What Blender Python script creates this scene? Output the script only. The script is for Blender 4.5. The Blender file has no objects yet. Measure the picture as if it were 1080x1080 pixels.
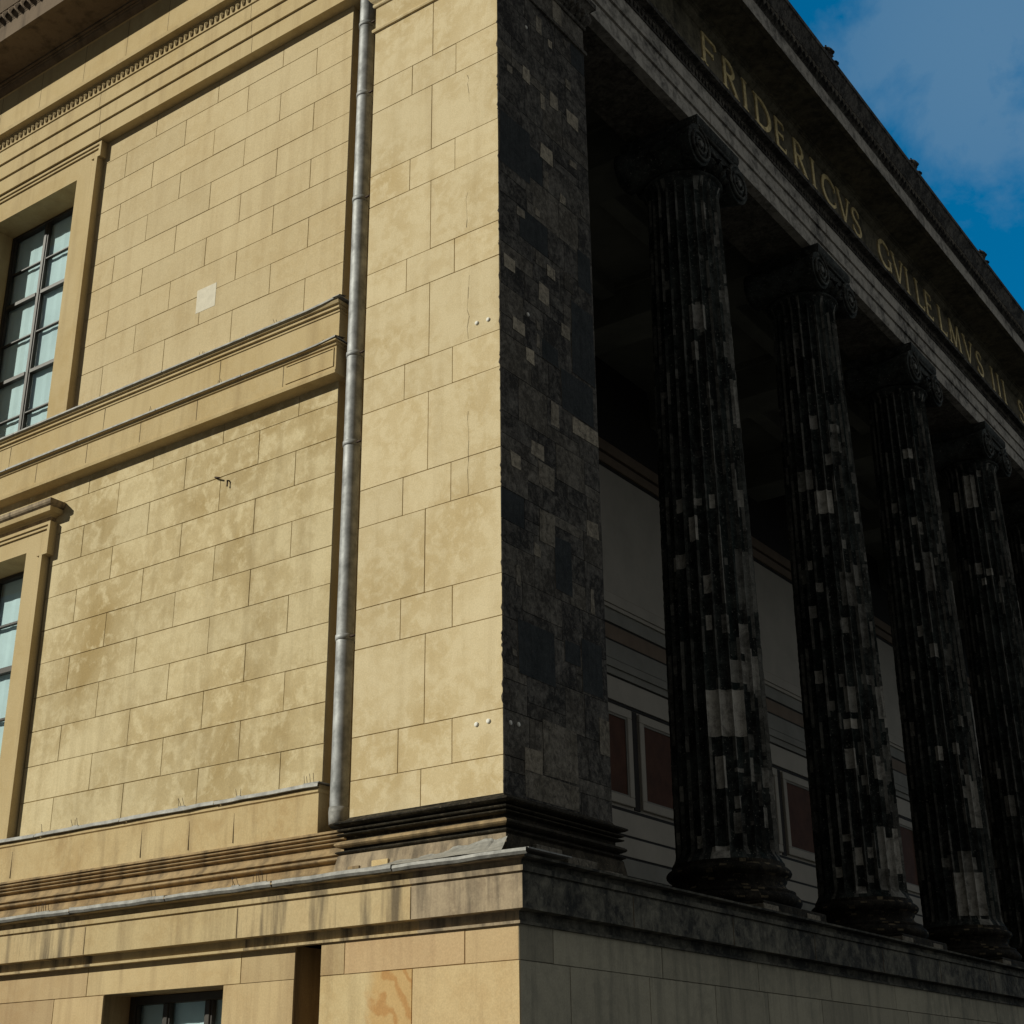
import bpy, bmesh, math, random
from mathutils import Vector, Matrix
random.seed(11)
R = math.radians
sc = bpy.context.scene
COL = sc.collection
ZO = 4.55                      # building datum (foot of the corner pier's shaft) above the ground
XL = -15.0                     # how far the side wall is built
YR = 46.0                      # how far the colonnade is built
COLX = -0.55
COLY = [5.70 + 4.38 * i for i in range(9)]

# ------------------------------------------------------------------ materials
def new_mat(name):
    m = bpy.data.materials.new(name); m.use_nodes = True
    nt = m.node_tree; nt.nodes.clear()
    out = nt.nodes.new('ShaderNodeOutputMaterial')
    b = nt.nodes.new('ShaderNodeBsdfPrincipled')
    nt.links.new(b.outputs[0], out.inputs[0])
    return m, nt, b
class NB:
    def __init__(s, nt):
        s.nt = nt
        s.geo = nt.nodes.new('ShaderNodeNewGeometry')
        s.pos = s.geo.outputs['Position']
    def n(s, t, **k):
        x = s.nt.nodes.new(t)
        for a, v in k.items(): setattr(x, a, v)
        return x
    def link(s, a, b): s.nt.links.new(a, b)
    def noise(s, scale, detail=6, rough=.6, vec=None, stretch=None, dist=0.0):
        v = vec or s.pos
        if stretch:
            mp = s.n('ShaderNodeMapping'); mp.inputs['Scale'].default_value = stretch
            s.link(v, mp.inputs[0]); v = mp.outputs[0]
        x = s.n('ShaderNodeTexNoise'); x.inputs['Scale'].default_value = scale
        x.inputs['Detail'].default_value = detail; x.inputs['Roughness'].default_value = rough
        x.inputs['Distortion'].default_value = dist
        s.link(v, x.inputs['Vector']); return x.outputs['Fac']
    def ramp(s, fac, stops, interp='LINEAR'):
        r = s.n('ShaderNodeValToRGB'); r.color_ramp.interpolation = interp
        e = r.color_ramp.elements
        while len(e) < len(stops): e.new(.5)
        for i, (p, c) in enumerate(stops):
            e[i].position = p
            e[i].color = (c, c, c, 1) if not hasattr(c, '__len__') else (*c, 1)
        s.link(fac, r.inputs[0]); return r.outputs[0]
    def mix(s, fac, a, b, mode='MIX'):
        m = s.n('ShaderNodeMix', data_type='RGBA', blend_type=mode)
        for sock, v in ((m.inputs[0], fac), (m.inputs[6], a), (m.inputs[7], b)):
            if hasattr(v, 'links') or hasattr(v, 'is_linked'): s.link(v, sock)
            elif hasattr(v, '__len__'): sock.default_value = (*v, 1)
            elif sock.type == 'RGBA': sock.default_value = (v, v, v, 1)
            else: sock.default_value = v
        return m.outputs[2]
    def math(s, op, a, b=0.0, c=None, clamp=False):
        m = s.n('ShaderNodeMath', operation=op, use_clamp=clamp)
        for i, v in enumerate((a, b) if c is None else (a, b, c)):
            if hasattr(v, 'is_linked'): s.link(v, m.inputs[i])
            else: m.inputs[i].default_value = v
        return m.outputs[0]
    def tone(s):
        a = s.n('ShaderNodeAttribute', attribute_type='GEOMETRY', attribute_name='tone')
        return a.outputs['Fac']
    def stone_vec(s, amt=1.0):
        a = s.n('ShaderNodeAttribute', attribute_type='GEOMETRY', attribute_name='seed')
        v = s.n('ShaderNodeVectorMath', operation='MULTIPLY_ADD'); s.link(a.outputs['Vector'], v.inputs[0])
        v.inputs[1].default_value = (37 * amt, 17 * amt, 53 * amt); s.link(s.pos, v.inputs[2]); return v.outputs[0]
    def xyz(s):
        x = s.n('ShaderNodeSeparateXYZ'); s.link(s.pos, x.inputs[0]); return x.outputs
    def bump(s, h, bsdf, strength=.3, dist=.01):
        b = s.n('ShaderNodeBump'); b.inputs['Strength'].default_value = strength
        b.inputs['Distance'].default_value = dist
        s.link(h, b.inputs['Height']); s.link(b.outputs[0], bsdf.inputs['Normal'])

def stone_mat(name, dark, mid, pale, scale=1.0, streak=.3, mottle=.5, tone_amt=.35, rough=.9, fade=None, bump=.35, slo=.5, blo=.44, orange=None, hue=0):
    """sandstone / render: three tones in blotches, streaks from the rain, grain, tone of the block"""
    m, nt, b = new_mat(name); q = NB(nt)
    big = q.noise(.55 * scale, 5, .62, dist=.4)
    sm = q.noise(5.5 * scale, 8, .68, dist=.3, vec=q.stone_vec())
    grain = q.noise(60, 4, .6)
    st = q.noise(1.6 * scale, 5, .6, stretch=(2.6, 2.6, .22))
    base = q.mix(q.ramp(big, [(.32, 0), (.68, 1)]), mid, pale)
    blot = q.ramp(q.math('ADD', q.math('MULTIPLY', sm, .75), q.math('MULTIPLY', big, .25)), [(blo, 0), (blo + .1, 1)])
    if fade:   # bare pale patches only below a certain height (weathering zone)
        z = q.xyz()[2]
        zf = q.math('MULTIPLY_ADD', z, -1 / (fade[1] - fade[0]), fade[1] / (fade[1] - fade[0]), clamp=True)
        blot = q.math('MULTIPLY', blot, q.math('MULTIPLY_ADD', zf, .85, .15))
    base = q.mix(q.math('MULTIPLY', blot, mottle), base, pale)
    sf = q.ramp(st, [(slo, 0), (slo + .2, 1)])
    base = q.mix(q.math('MULTIPLY', sf, streak), base, dark)
    if orange:
        x_ = q.xyz()[0]; wob = q.noise(5, 4, .6)
        mk = q.math('MULTIPLY_ADD', q.math('ADD', x_, q.math('MULTIPLY', wob, .3)), 7.0, -7.0 * orange, clamp=True)
        wv = q.n('ShaderNodeTexWave', wave_type='BANDS', bands_direction='DIAGONAL'); wv.inputs['Scale'].default_value = 2.2
        wv.inputs['Distortion'].default_value = 9.0; wv.inputs['Detail'].default_value = 4; wv.inputs['Detail Scale'].default_value = 1.1
        q.link(q.pos, wv.inputs['Vector'])
        base = q.mix(q.math('MULTIPLY', mk, .65), base, (.47, .28, .10))
        base = q.mix(q.math('MULTIPLY', mk, q.ramp(wv.outputs[1], [(.60, 0), (.95, .6)])), base, (.37, .17, .05))
    t = q.tone()
    tn = q.math('MULTIPLY_ADD', t, 2 * tone_amt, 1 - tone_amt)
    tcol = q.n('ShaderNodeCombineColor')
    for i in range(3): q.link(tn, tcol.inputs[i])
    if hue:
        sa = q.n('ShaderNodeAttribute', attribute_type='GEOMETRY', attribute_name='seed')
        hf = q.math('FRACT', q.math('MULTIPLY', sa.outputs['Fac'], 7.31))
        base = q.mix(q.math('MULTIPLY', hf, hue), base, (.40, .255, .145))
    base = q.mix(1.0, base, tcol.outputs[0], 'MULTIPLY')
    g = q.math('MULTIPLY_ADD', grain, .5, .75)
    gc = q.n('ShaderNodeCombineColor')
    for i in range(3): q.link(g, gc.inputs[i])
    base = q.mix(1.0, base, gc.outputs[0], 'MULTIPLY')
    q.link(base, b.inputs['Base Color'])
    b.inputs['Roughness'].default_value = rough
    b.inputs['Specular IOR Level'].default_value = .25
    h = q.math('ADD', q.math('MULTIPLY', sm, .7), q.math('MULTIPLY', grain, .3))
    q.bump(h, b, bump, .012)
    return m

def crust_mat(name, black, grey, pale, crust=.55, tone_pos=True, rough=.85, teal=(.018, .021, .021), scale=1.0, bump=.6, stk=.55, w=.08):
    """soot-blackened sandstone. tone 0 = black crust, 1 = clean stone insert"""
    m, nt, b = new_mat(name); q = NB(nt)
    sv = q.stone_vec()
    n1 = q.noise(1.1 * scale, 8, .68, dist=.6, vec=sv)
    n2 = q.noise(6.0 * scale, 9, .72, dist=.5, vec=sv)
    st = q.noise(2.2 * scale, 6, .65, stretch=(3, 3, .2))
    grain = q.noise(70, 4, .65)
    f = q.math('ADD', q.math('MULTIPLY', n1, .5), q.math('MULTIPLY', n2, .5))
    f2 = q.ramp(f, [(crust - w, 0), (crust + w, 1)])
    base = q.mix(f2, black, grey)
    base = q.mix(q.math('MULTIPLY', q.ramp(st, [(.52, 0), (.7, 1)]), stk), base, teal)
    pits = q.ramp(q.noise(24 * scale, 5, .7), [(.60, 0), (.68, 1)])
    base = q.mix(q.math('MULTIPLY', pits, .35), base, pale)
    t = q.math('MULTIPLY', q.tone(), q.ramp(q.math('ADD', q.math('MULTIPLY', n2, .6), q.math('MULTIPLY', st, .4)), [(.36, .35), (.52, 1)]))
    pcol = q.mix(q.ramp(n2, [(.35, 0), (.7, 1)]), tuple(.62 * c for c in pale), pale)
    base = q.mix(t, base, pcol)
    g = q.math('MULTIPLY_ADD', grain, .7, .65)
    gc = q.n('ShaderNodeCombineColor')
    for i in range(3): q.link(g, gc.inputs[i])
    base = q.mix(1.0, base, gc.outputs[0], 'MULTIPLY')
    q.link(base, b.inputs['Base Color'])
    b.inputs['Roughness'].default_value = rough
    b.inputs['Specular IOR Level'].default_value = .06
    h = q.math('ADD', q.math('MULTIPLY', n2, .8), q.math('MULTIPLY', grain, .25))
    q.bump(h, b, bump, .02)
    return m

def plain_mat(name, col, rough=.6, metal=0.0, var=.25, scale=4.0, bump=.1, spec=.4):
    m, nt, b = new_mat(name); q = NB(nt)
    n = q.noise(scale, 6, .65)
    c = q.mix(q.ramp(n, [(.3, 0), (.7, 1)]), tuple(x * (1 - var) for x in col), tuple(min(1, x * (1 + var)) for x in col))
    q.link(c, b.inputs['Base Color'])
    b.inputs['Roughness'].default_value = rough; b.inputs['Metallic'].default_value = metal
    b.inputs['Specular IOR Level'].default_value = spec
    q.bump(n, b, bump, .01)
    return m

M = {}
M['render_up'] = stone_mat('ochre_render_upper', (.32, .225, .11), (.46, .355, .195), (.53, .43, .26), mottle=.5, streak=.28, tone_amt=.10, bump=.25, scale=1.15)
M['render_low'] = stone_mat('ochre_render_weathered', (.24, .17, .075), (.35, .255, .115), (.57, .475, .29), mottle=.8, streak=.3, tone_amt=.10, bump=.35, blo=.475)
M['pier'] = stone_mat('ochre_render_pier', (.33, .24, .115), (.455, .345, .178), (.59, .49, .31), mottle=.8, streak=.25, tone_amt=.09, bump=.3, blo=.455)
M['trim'] = stone_mat('ochre_trim', (.24, .16, .075), (.42, .31, .15), (.49, .385, .215), mottle=.35, streak=.35, tone_amt=.07, bump=.2)
M['sand'] = stone_mat('podium_sandstone', (.19, .125, .065), (.42, .295, .14), (.54, .425, .235), mottle=.5, streak=.4, tone_amt=.25, scale=1.3, hue=.6)
M['sand_orange'] = stone_mat('podium_sandstone_orange', (.20, .135, .07), (.45, .325, .16), (.55, .44, .25), mottle=.4, streak=.3, tone_amt=.2, scale=1.3, orange=-1.08)
M['sand_drip'] = stone_mat('dripped_sandstone', (.085, .065, .045), (.42, .30, .155), (.50, .39, .22), mottle=.35, streak=.85, tone_amt=.15, scale=1.5, slo=.46)
M['sand_dirty'] = stone_mat('stained_sandstone', (.05, .037, .027), (.27, .18, .088), (.36, .26, .14), mottle=.5, streak=.6, tone_amt=.15, scale=1.4, slo=.44)
M['sand_stain'] = stone_mat('soot_stained_sandstone', (.05, .042, .034), (.20, .15, .10), (.38, .30, .20), mottle=.5, streak=.6, tone_amt=.15, scale=2.2, slo=.45)
M['cornice_brown'] = stone_mat('cornice_stone', (.035, .025, .018), (.105, .072, .047), (.17, .125, .085), mottle=.4, streak=.6, tone_amt=.1, scale=1.2)  # much darker brown than the side wall
M['podfront'] = stone_mat('shaded_podium_sandstone', (.04, .044, .04), (.235, .222, .17), (.34, .312, .235), mottle=.75, streak=.4, tone_amt=.32, scale=1.2, slo=.49)  # darker copy of the podium sandstone: soot plus the front's shade in its colour
M['crust'] = crust_mat('soot_black_sandstone', (.030, .028, .026), (.16, .148, .13), (.52, .45, .34), crust=.535, w=.085, scale=2.6)
M['slate'] = crust_mat('dark_stone_insert', (.022, .025, .026), (.052, .056, .057), (.2, .18, .16), crust=.5, scale=2.6, w=.12, bump=.4)
M['crust_col'] = crust_mat('soot_black_column_stone', (.010, .012, .0115), (.058, .066, .062), (.60, .57, .51), crust=.535, scale=1.2, teal=(.010, .024, .024))
M['crust_arch'] = crust_mat('weathered_grey_architrave', (.06, .057, .053), (.40, .37, .325), (.45, .41, .36), crust=.46, scale=1.0, stk=.2)
M['crust_base'] = crust_mat('black_crusted_moulding', (.012, .011, .009), (.05, .043, .034), (.34, .27, .17), crust=.55, scale=1.6)
M['frieze'] = crust_mat('grimy_frieze_stone', (.06, .054, .04), (.17, .15, .105), (.22, .2, .15), crust=.48)
M['ledge_front'] = crust_mat('streaked_ledge_stone', (.04, .04, .038), (.19, .18, .145), (.32, .30, .24), crust=.52)
M['zinc'] = plain_mat('zinc_sheet', (.27, .275, .275), .62, .35, .5, 5, .4)
M['zinc_dull'] = plain_mat('dull_zinc_flashing', (.24, .235, .22), .65, .25, .4, 9, .3)
M['lead'] = plain_mat('pale_lead_sheet', (.34, .33, .30), .6, .2, .25, 7, .5)
M['frame'] = plain_mat('dark_window_paint', (.030, .024, .018), .5, 0, .3, 8, .1)
M['blind'] = plain_mat('pale_blind_cloth', (.64, .77, .78), .9, 0, .12, 1.2, .05)
M['gold'] = plain_mat('old_gilding', (.72, .56, .28), .55, .15, .45, 9, .2)
M['inner_pale'] = plain_mat('portico_wall_pale', (.42, .385, .33), .85, 0, .12, 1.0, .1)
M['inner_grey'] = plain_mat('portico_wall_grey', (.26, .25, .22), .85, 0, .15, 1.5, .1)
M['inner_brown'] = plain_mat('portico_wall_brown', (.19, .14, .10), .85, 0, .15, 2.0, .1)
M['inner_red'] = plain_mat('portico_wall_oxblood', (.085, .035, .02), .85, 0, .3, 2.5, .1)
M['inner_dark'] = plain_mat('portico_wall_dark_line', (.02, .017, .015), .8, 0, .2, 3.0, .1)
M['ceil'] = plain_mat('portico_ceiling_plaster', (.15, .152, .125), .9, 0, .3, .8, .1)
M['iron'] = plain_mat('rusty_iron', (.05, .03, .02), .7, .4, .4, 20, .2)
M['white'] = plain_mat('white_filler', (.72, .70, .64), .8, 0, .1, 12, .2)
M['palepatch'] = plain_mat('pale_render_patch', (.60, .55, .44), .9, 0, .08, 14, .2)
M['ochrestain'] = plain_mat('rust_orange_stone', (.50, .27, .085), .85, 0, .25, 4, .2)
M['crack'] = plain_mat('crack_and_joint_brown', (.10, .065, .03), .9, 0, .3, 20, .0)  # dark brown lines of cracks and stone joints
M['soot_spot'] = plain_mat('soot', (.045, .035, .025), .9, 0, .4, 10, .3)
def ground_mat():
    m, nt, b = new_mat('paving'); q = NB(nt)
    br = q.n('ShaderNodeTexBrick'); br.inputs['Scale'].default_value = 1.6
    br.inputs['Color1'].default_value = (.06, .058, .052, 1); br.inputs['Color2'].default_value = (.045, .043, .04, 1)
    br.inputs['Mortar'].default_value = (.05, .048, .045, 1); br.inputs['Mortar Size'].default_value = .012
    q.link(q.pos, br.inputs['Vector'])
    n = q.noise(2.0, 8, .7)
    c = q.mix(.5, br.outputs[0], q.ramp(n, [(.3, .03), (.7, .07)]))
    q.link(c, b.inputs['Base Color']); b.inputs['Roughness'].default_value = .9
    q.bump(n, b, .2, .01); return m
M['ground'] = ground_mat()
def glass_mat():
    m = bpy.data.materials.new('window_glass'); m.use_nodes = True
    nt = m.node_tree; nt.nodes.clear(); q = NB(nt)
    out = q.n('ShaderNodeOutputMaterial')
    tr = q.n('ShaderNodeBsdfTransparent'); tr.inputs[0].default_value = (.88, .93, .94, 1)
    gl = q.n('ShaderNodeBsdfGlossy'); gl.inputs['Roughness'].default_value = .03
    wob = q.noise(1.3, 2, .5)
    bp_ = q.n('ShaderNodeBump'); bp_.inputs['Strength'].default_value = .08; bp_.inputs['Distance'].default_value = .05
    q.link(wob, bp_.inputs['Height']); q.link(bp_.outputs[0], gl.inputs['Normal'])
    fr = q.n('ShaderNodeLayerWeight'); fr.inputs[0].default_value = .5
    mx = q.n('ShaderNodeMixShader')
    q.link(q.math('MULTIPLY_ADD', q.math('POWER', fr.outputs[1], 3.0), .9, .05, clamp=True), mx.inputs[0])
    q.link(tr.outputs[0], mx.inputs[1]); q.link(gl.outputs[0], mx.inputs[2]); q.link(mx.outputs[0], out.inputs[0])
    return m
M['glass'] = glass_mat()

# ------------------------------------------------------------------ mesh builder
class MB:
    def __init__(s):
        s.v = []; s.f = []; s.m = []; s.t = []; s.mats = []; s.sm = []; s.sd = []; s.cs = 0.0
    def mi(s, mat):
        if mat not in s.mats: s.mats.append(mat)
        return s.mats.index(mat)
    def face(s, pts, mat, tone=.5, smooth=False):
        n = len(s.v); s.v += [tuple(p) for p in pts]
        s.f.append(list(range(n, n + len(pts)))); s.m.append(s.mi(mat)); s.t.append(tone); s.sm.append(smooth); s.sd.append(s.cs)
    def box(s, x0, x1, y0, y1, z0, z1, mat, tone=.5, bev=0.0):
        if bev <= 0:
            c = [(x, y, z) for z in (z0, z1) for y in (y0, y1) for x in (x0, x1)]
            for q in ((0, 2, 3, 1), (4, 5, 7, 6), (0, 1, 5, 4), (2, 6, 7, 3), (0, 4, 6, 2), (1, 3, 7, 5)):
                s.face([c[i] for i in q], mat, tone)
        else:
            lo = (x0, y0, z0); hi = (x1, y1, z1); b = bev
            def P(sx, sy, sz, ax):
                p = []
                for k, sg in enumerate((sx, sy, sz)):
                    e = hi[k] if sg > 0 else lo[k]
                    p.append(e if k == ax else e - sg * b)
                return tuple(p)
            for ax in range(3):
                for sg in (-1, 1):
                    o = [a for a in range(3) if a != ax]; pts = []
                    for (u, w) in ((-1, -1), (1, -1), (1, 1), (-1, 1)):
                        g = [0, 0, 0]; g[ax] = sg; g[o[0]] = u; g[o[1]] = w; pts.append(P(*g, ax))
                    flip = (sg > 0) ^ (ax == 1)
                    s.face(pts if flip else pts[::-1], mat, tone)
            for ax in range(3):
                o = [a for a in range(3) if a != ax]
                for u in (-1, 1):
                    for w in (-1, 1):
                        pts = []
                        for e, side in ((-1, o[0]), (1, o[0]), (1, o[1]), (-1, o[1])):
                            g = [0, 0, 0]; g[ax] = e; g[o[0]] = u; g[o[1]] = w; pts.append(P(*g, side))
                        s.face(pts, mat, tone)
            for a in (-1, 1):
                for c in (-1, 1):
                    for d in (-1, 1):
                        s.face([P(a, c, d, k) for k in range(3)], mat, tone)
    def grid(s, rows, mat, tone=.5, smooth=False, close=False, flip=False):
        """rows: list of lists of points; tone may be a function (i, j); mat too"""
        n0 = len(s.v); w = len(rows[0])
        for r in rows: s.v += [tuple(p) for p in r]
        for i in range(len(rows) - 1):
            for j in range(w if close else w - 1):
                k = (j + 1) % w
                q = [n0 + i * w + j, n0 + i * w + k, n0 + (i + 1) * w + k, n0 + (i + 1) * w + j]
                s.f.append(q[::-1] if flip else q)
                s.m.append(s.mi(mat(i, j) if callable(mat) else mat)); s.t.append(tone(i, j) if callable(tone) else tone); s.sm.append(smooth); s.sd.append(s.cs)
    def tube(s, pts, r, mat, n=8, tone=.5, cap=True, smooth=True):
        pts = [Vector(p) for p in pts]; rows = []
        for i, p in enumerate(pts):
            d = (pts[min(i + 1, len(pts) - 1)] - pts[max(i - 1, 0)]).normalized()
            a = d.cross(Vector((0, 0, 1)) if abs(d.z) < .9 else Vector((1, 0, 0))).normalized(); b = d.cross(a)
            rr = r[i] if hasattr(r, '__len__') else r
            rows.append([p + a * rr * math.cos(2 * math.pi * k / n) + b * rr * math.sin(2 * math.pi * k / n) for k in range(n)])
        s.grid(rows, mat, tone, smooth, True)
        if cap:
            s.face(rows[0], mat, tone); s.face(rows[-1][::-1], mat, tone)
    def build(s, name, parent=None, label=None, recalc=True):
        me = bpy.data.meshes.new(name)
        me.from_pydata([(x, y, z + ZO) for x, y, z in s.v], [], s.f)
        for mt in s.mats: me.materials.append(M[mt])
        me.polygons.foreach_set('material_index', s.m)
        me.polygons.foreach_set('use_smooth', s.sm)
        a = me.attributes.new('tone', 'FLOAT', 'FACE'); a.data.foreach_set('value', s.t)
        a = me.attributes.new('seed', 'FLOAT', 'FACE'); a.data.foreach_set('value', s.sd)
        bm = bmesh.new(); bm.from_mesh(me)
        bmesh.ops.remove_doubles(bm, verts=bm.verts, dist=1e-5)
        if recalc: bmesh.ops.recalc_face_normals(bm, faces=bm.faces)
        bm.to_mesh(me); bm.free()
        o = bpy.data.objects.new(name, me); COL.objects.link(o)
        if parent: o.parent = parent
        if label: o['label'] = label
        return o

def rnd(a, b): return a + (b - a) * random.random()

def ashlar(mb, plane, c, rects, mat, gap=.010, depth=.014, sgn=1):
    """stones of a wall with V joints. plane 'y': rect=(x0,x1,z0,z1[,tone[,mat]]) on y=c facing -y; plane 'x': rect=(y0,y1,z0,z1) on x=c facing +x"""
    for r in rects:
        a0, a1, z0, z1 = r[:4]; tone = r[4] if len(r) > 4 and r[4] is not None else rnd(.25, .75)
        mt = r[5] if len(r) > 5 else mat
        mb.cs = random.random()
        j = lambda: rnd(-.0025, .0025)
        def P(a, z, d): return (a, c + d, z) if plane == 'y' else (c - d, a, z)
        g = gap / 2
        o = [(a0, z0), (a1, z0), (a1, z1), (a0, z1)]
        i = [(a0 + g + j() * .4, z0 + g + j()), (a1 - g + j() * .4, z0 + g + j()), (a1 - g + j() * .4, z1 - g + j()), (a0 + g + j() * .4, z1 - g + j())]
        d0 = rnd(-.0015, .0015)
        mb.face([P(*p, d0) for p in i], mt, tone)
        for k in range(4):
            l = (k + 1) % 4
            mb.face([P(*o[k], depth), P(*o[l], depth), P(*i[l], d0), P(*i[k], d0)], mt, max(0, tone - .25))

def courses(x0, x1, zs, joints, step=None):
    """zs: boundaries from the top down; joints(k) -> list of joint positions"""
    out = []
    for k in range(len(zs) - 1):
        xs = [x0] + sorted(j for j in joints(k) if x0 + .03 < j < x1 - .03) + [x1]
        out += [(a, b, zs[k + 1], zs[k]) for a, b in zip(xs, xs[1:])]
    return out

def sweep(mb, prof, cx, cy, xl, yr, mats, tones=None, step=None, jog=0.0, brk=None):
    """profile [(e, z)] run along the left face (y=cy-e, x from xl) round the corner and along the front (x=cx+e, y to yr).
    mats=(left, front) each a name or list per profile segment"""
    n = 8 if step is None else step
    xsL = [xl + (cx - xl) * i / n for i in range(n)]
    if brk: xsL = [xl] + [b[0] for b in brk]; nl = len(xsL)
    else: nl = n
    ysR = [cy + (yr - cy) * i / n for i in range(1, n + 1)]
    rows = []
    for e, z in prof:
        row = [(x, cy - e, z + (rnd(-jog, jog))) for x in xsL]
        row.append((cx + e, cy - e, z))
        row += [(cx + e, y, z + (rnd(-jog, jog))) for y in ysR]
        rows.append(row)
    def mt(i, j):
        if brk and j < nl and j > 0 and brk[j - 1][1]: return brk[j - 1][1]
        m = mats[0] if j < nl else mats[1]
        return m if isinstance(m, str) else m[i]
    def tn(i, j):
        if brk and 0 < j < nl: return brk[j - 1][2]
        return .5 if tones is None else (tones[0] if j < nl else tones[1])
    mb.grid(rows, mt, tn)

def run(mb, prof, x0, x1, cy, mat, tone=.5, ends=True, back=None):
    """straight moulding along x; profile (e, z), optional return at the right-hand end to y=back"""
    rows = []
    for e, z in prof:
        r = [(x0, cy - e, z)]
        if back is not None: r += [(x1 + e, cy - e, z), (x1 + e, back, z)]
        else: r += [(x1, cy - e, z)]
        rows.append(r)
    mb.grid(rows, mat, tone)

def ring(mb, prof, x0, x1, y0, y1, mat, tone=.5):
    rows = []
    for e, z in prof:
        rows.append([(x0 - e, y0 - e, z), (x1 + e, y0 - e, z), (x1 + e, y1 + e, z), (x0 - e, y1 + e, z)])
    mb.grid(rows, mat, tone, close=True)

def arc(e0, z0, e1, z1, bulge, n=5):
    """profile points on a bulging arc between two points (quadratic)"""
    mx, mz = (e0 + e1) / 2 + bulge, (z0 + z1) / 2
    out = []
    for i in range(n + 1):
        t = i / n
        cx = 2 * mx - (e0 + e1) / 2
        e = (1 - t) ** 2 * e0 + 2 * t * (1 - t) * cx + t * t * e1
        z = (1 - t) ** 2 * z0 + 2 * t * (1 - t) * mz + t * t * z1
        out.append((e, z))
    return out

# ------------------------------------------------------------------ the museum
museum = bpy.data.objects.new('museum_building', None); COL.objects.link(museum)
museum['label'] = 'neoclassical stone museum with ochre side wall and soot-blackened colonnade on a podium'
museum['category'] = 'building'
WP = .16        # plane of the side wall's rendered panels
SX = -2.55      # right-hand end of those panels (then the slot with the drainpipe)

# --- rendered wall panels -------------------------------------------------------
def panel_joints(off):
    def j(k):
        s = -3.87 if (k % 2 == off) else -3.21
        return [s - 1.32 * i + rnd(-.012, .012) for i in range(-1, 12)]
    return j
up_zs = [11.25] + [10.85 - .467 * k for k in range(9)] + [6.40]
lo_zs = [5.45, 5.12] + [4.65 - .468 * k for k in range(9)] + [.40]
UW = (-10.42, -8.24, 6.44, 10.76)     # upper window opening x0,x1,z0,z1
LW = (-10.42, -8.30, .42, 4.48)
def cut(rects, w):
    """leave out the part of the wall behind a window surround"""
    out = []
    for r in rects:
        a0, a1, z0, z1 = r
        if a1 <= w[0] - .5 or a0 >= w[1] + .45 or z0 >= w[3] + .3: out.append(r); continue
        if z1 > w[3] + .36: out.append((max(a0, w[0] - .5), min(a1, w[1] + .45), w[3] + .3, z1)); 
        if a0 < w[0] - .5: out.append((a0, w[0] - .5, z0, z1))
        if a1 > w[1] + .45: out.append((w[1] + .45, a1, z0, z1))
    return out
mb = MB(); up_r = cut(courses(XL, SX, up_zs, panel_joints(0)), UW)
ashlar(mb, 'y', WP, [r for r in up_r if r[1] < UW[0]], 'render_up', gap=.012); mb.build('wall_panel', museum)
mb = MB(); ashlar(mb, 'y', WP, [r for r in up_r if r[1] >= UW[0]], 'render_up', gap=.012)
mb.face([(SX, WP + .014, 6.4), (SX, .62, 6.4), (SX, .62, 11.25), (SX, WP + .014, 11.25)], 'trim')
wall_up = mb.build('wall_panel', museum, 'smooth pale upper wall panel')
mb = MB(); lo_r = cut(courses(XL, SX, lo_zs, panel_joints(1)), LW)
ashlar(mb, 'y', WP, lo_r, 'render_low', gap=.012)
mb.face([(SX, WP + .014, .3), (SX, .62, .3), (SX, .62, 5.45), (SX, WP + .014, 5.45)], 'trim')
wall_lo = mb.build('wall_panel', museum, 'mottled lower wall panel with pale worn patches')
# white repair patch and old brackets in the panels
mb = MB(); mb.box(-5.27, -4.89, WP - .004, WP + .01, 7.31, 7.68, 'palepatch', bev=.002); mb.build('repair_patch', wall_up, 'whitish square of new render')
for pts in ([(-4.60, WP + .02, 4.655), (-4.58, WP - .04, 4.65), (-4.49, WP - .05, 4.615)], [(-4.36, WP + .02, 4.56), (-4.36, WP - .03, 4.55), (-4.36, WP - .03, 4.47)]):
    mb = MB(); mb.tube(pts, .012, 'iron', 6); mb.build('iron_bracket', wall_lo)

# --- slot with the drainpipe -----------------------------------------------------
mb = MB()
mb.face([(SX - .02, .6, -.2), (-1.95, .6, -.2), (-1.95, .6, 11.25), (SX - .02, .6, 11.25)], 'trim', .2)
mb.build('wall_recess', museum)

# --- corner pier ------------------------------------------------------------------
zs = [11.25, 10.42]
k = 6
tops = []
z = 9.47
bounds = [10.42]
for i in range(6, -1, -1):
    bounds += [.38 + 1.443 * i + .465, .38 + 1.443 * i]
bounds.append(-.02)
def pier_joints(k):
    if k % 2 == 0: return [-1.025 + rnd(-.02, .02)]
    return [-.66 + rnd(-.02, .02), -1.36 + rnd(-.02, .02)]
mb = MB()
rects = courses(-2.0, 0, bounds, pier_joints)
ashlar(mb, 'y', 0, rects, 'pier', gap=.011)
ashlar(mb, 'y', 0, [(-2.0, 0, 10.42, 11.25)], 'pier')
mb.face([(-2.0, .014, -.1), (-2.0, 1.9, -.1), (-2.0, 1.9, 11.25), (-2.0, .014, 11.25)], 'trim', .3)
mb.face([(-2.0, 2.0, -.1), (-.014, 2.0, -.1), (-.014, 2.0, 11.25), (-2.0, 2.0, 11.25)], 'crust', .1)
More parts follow.
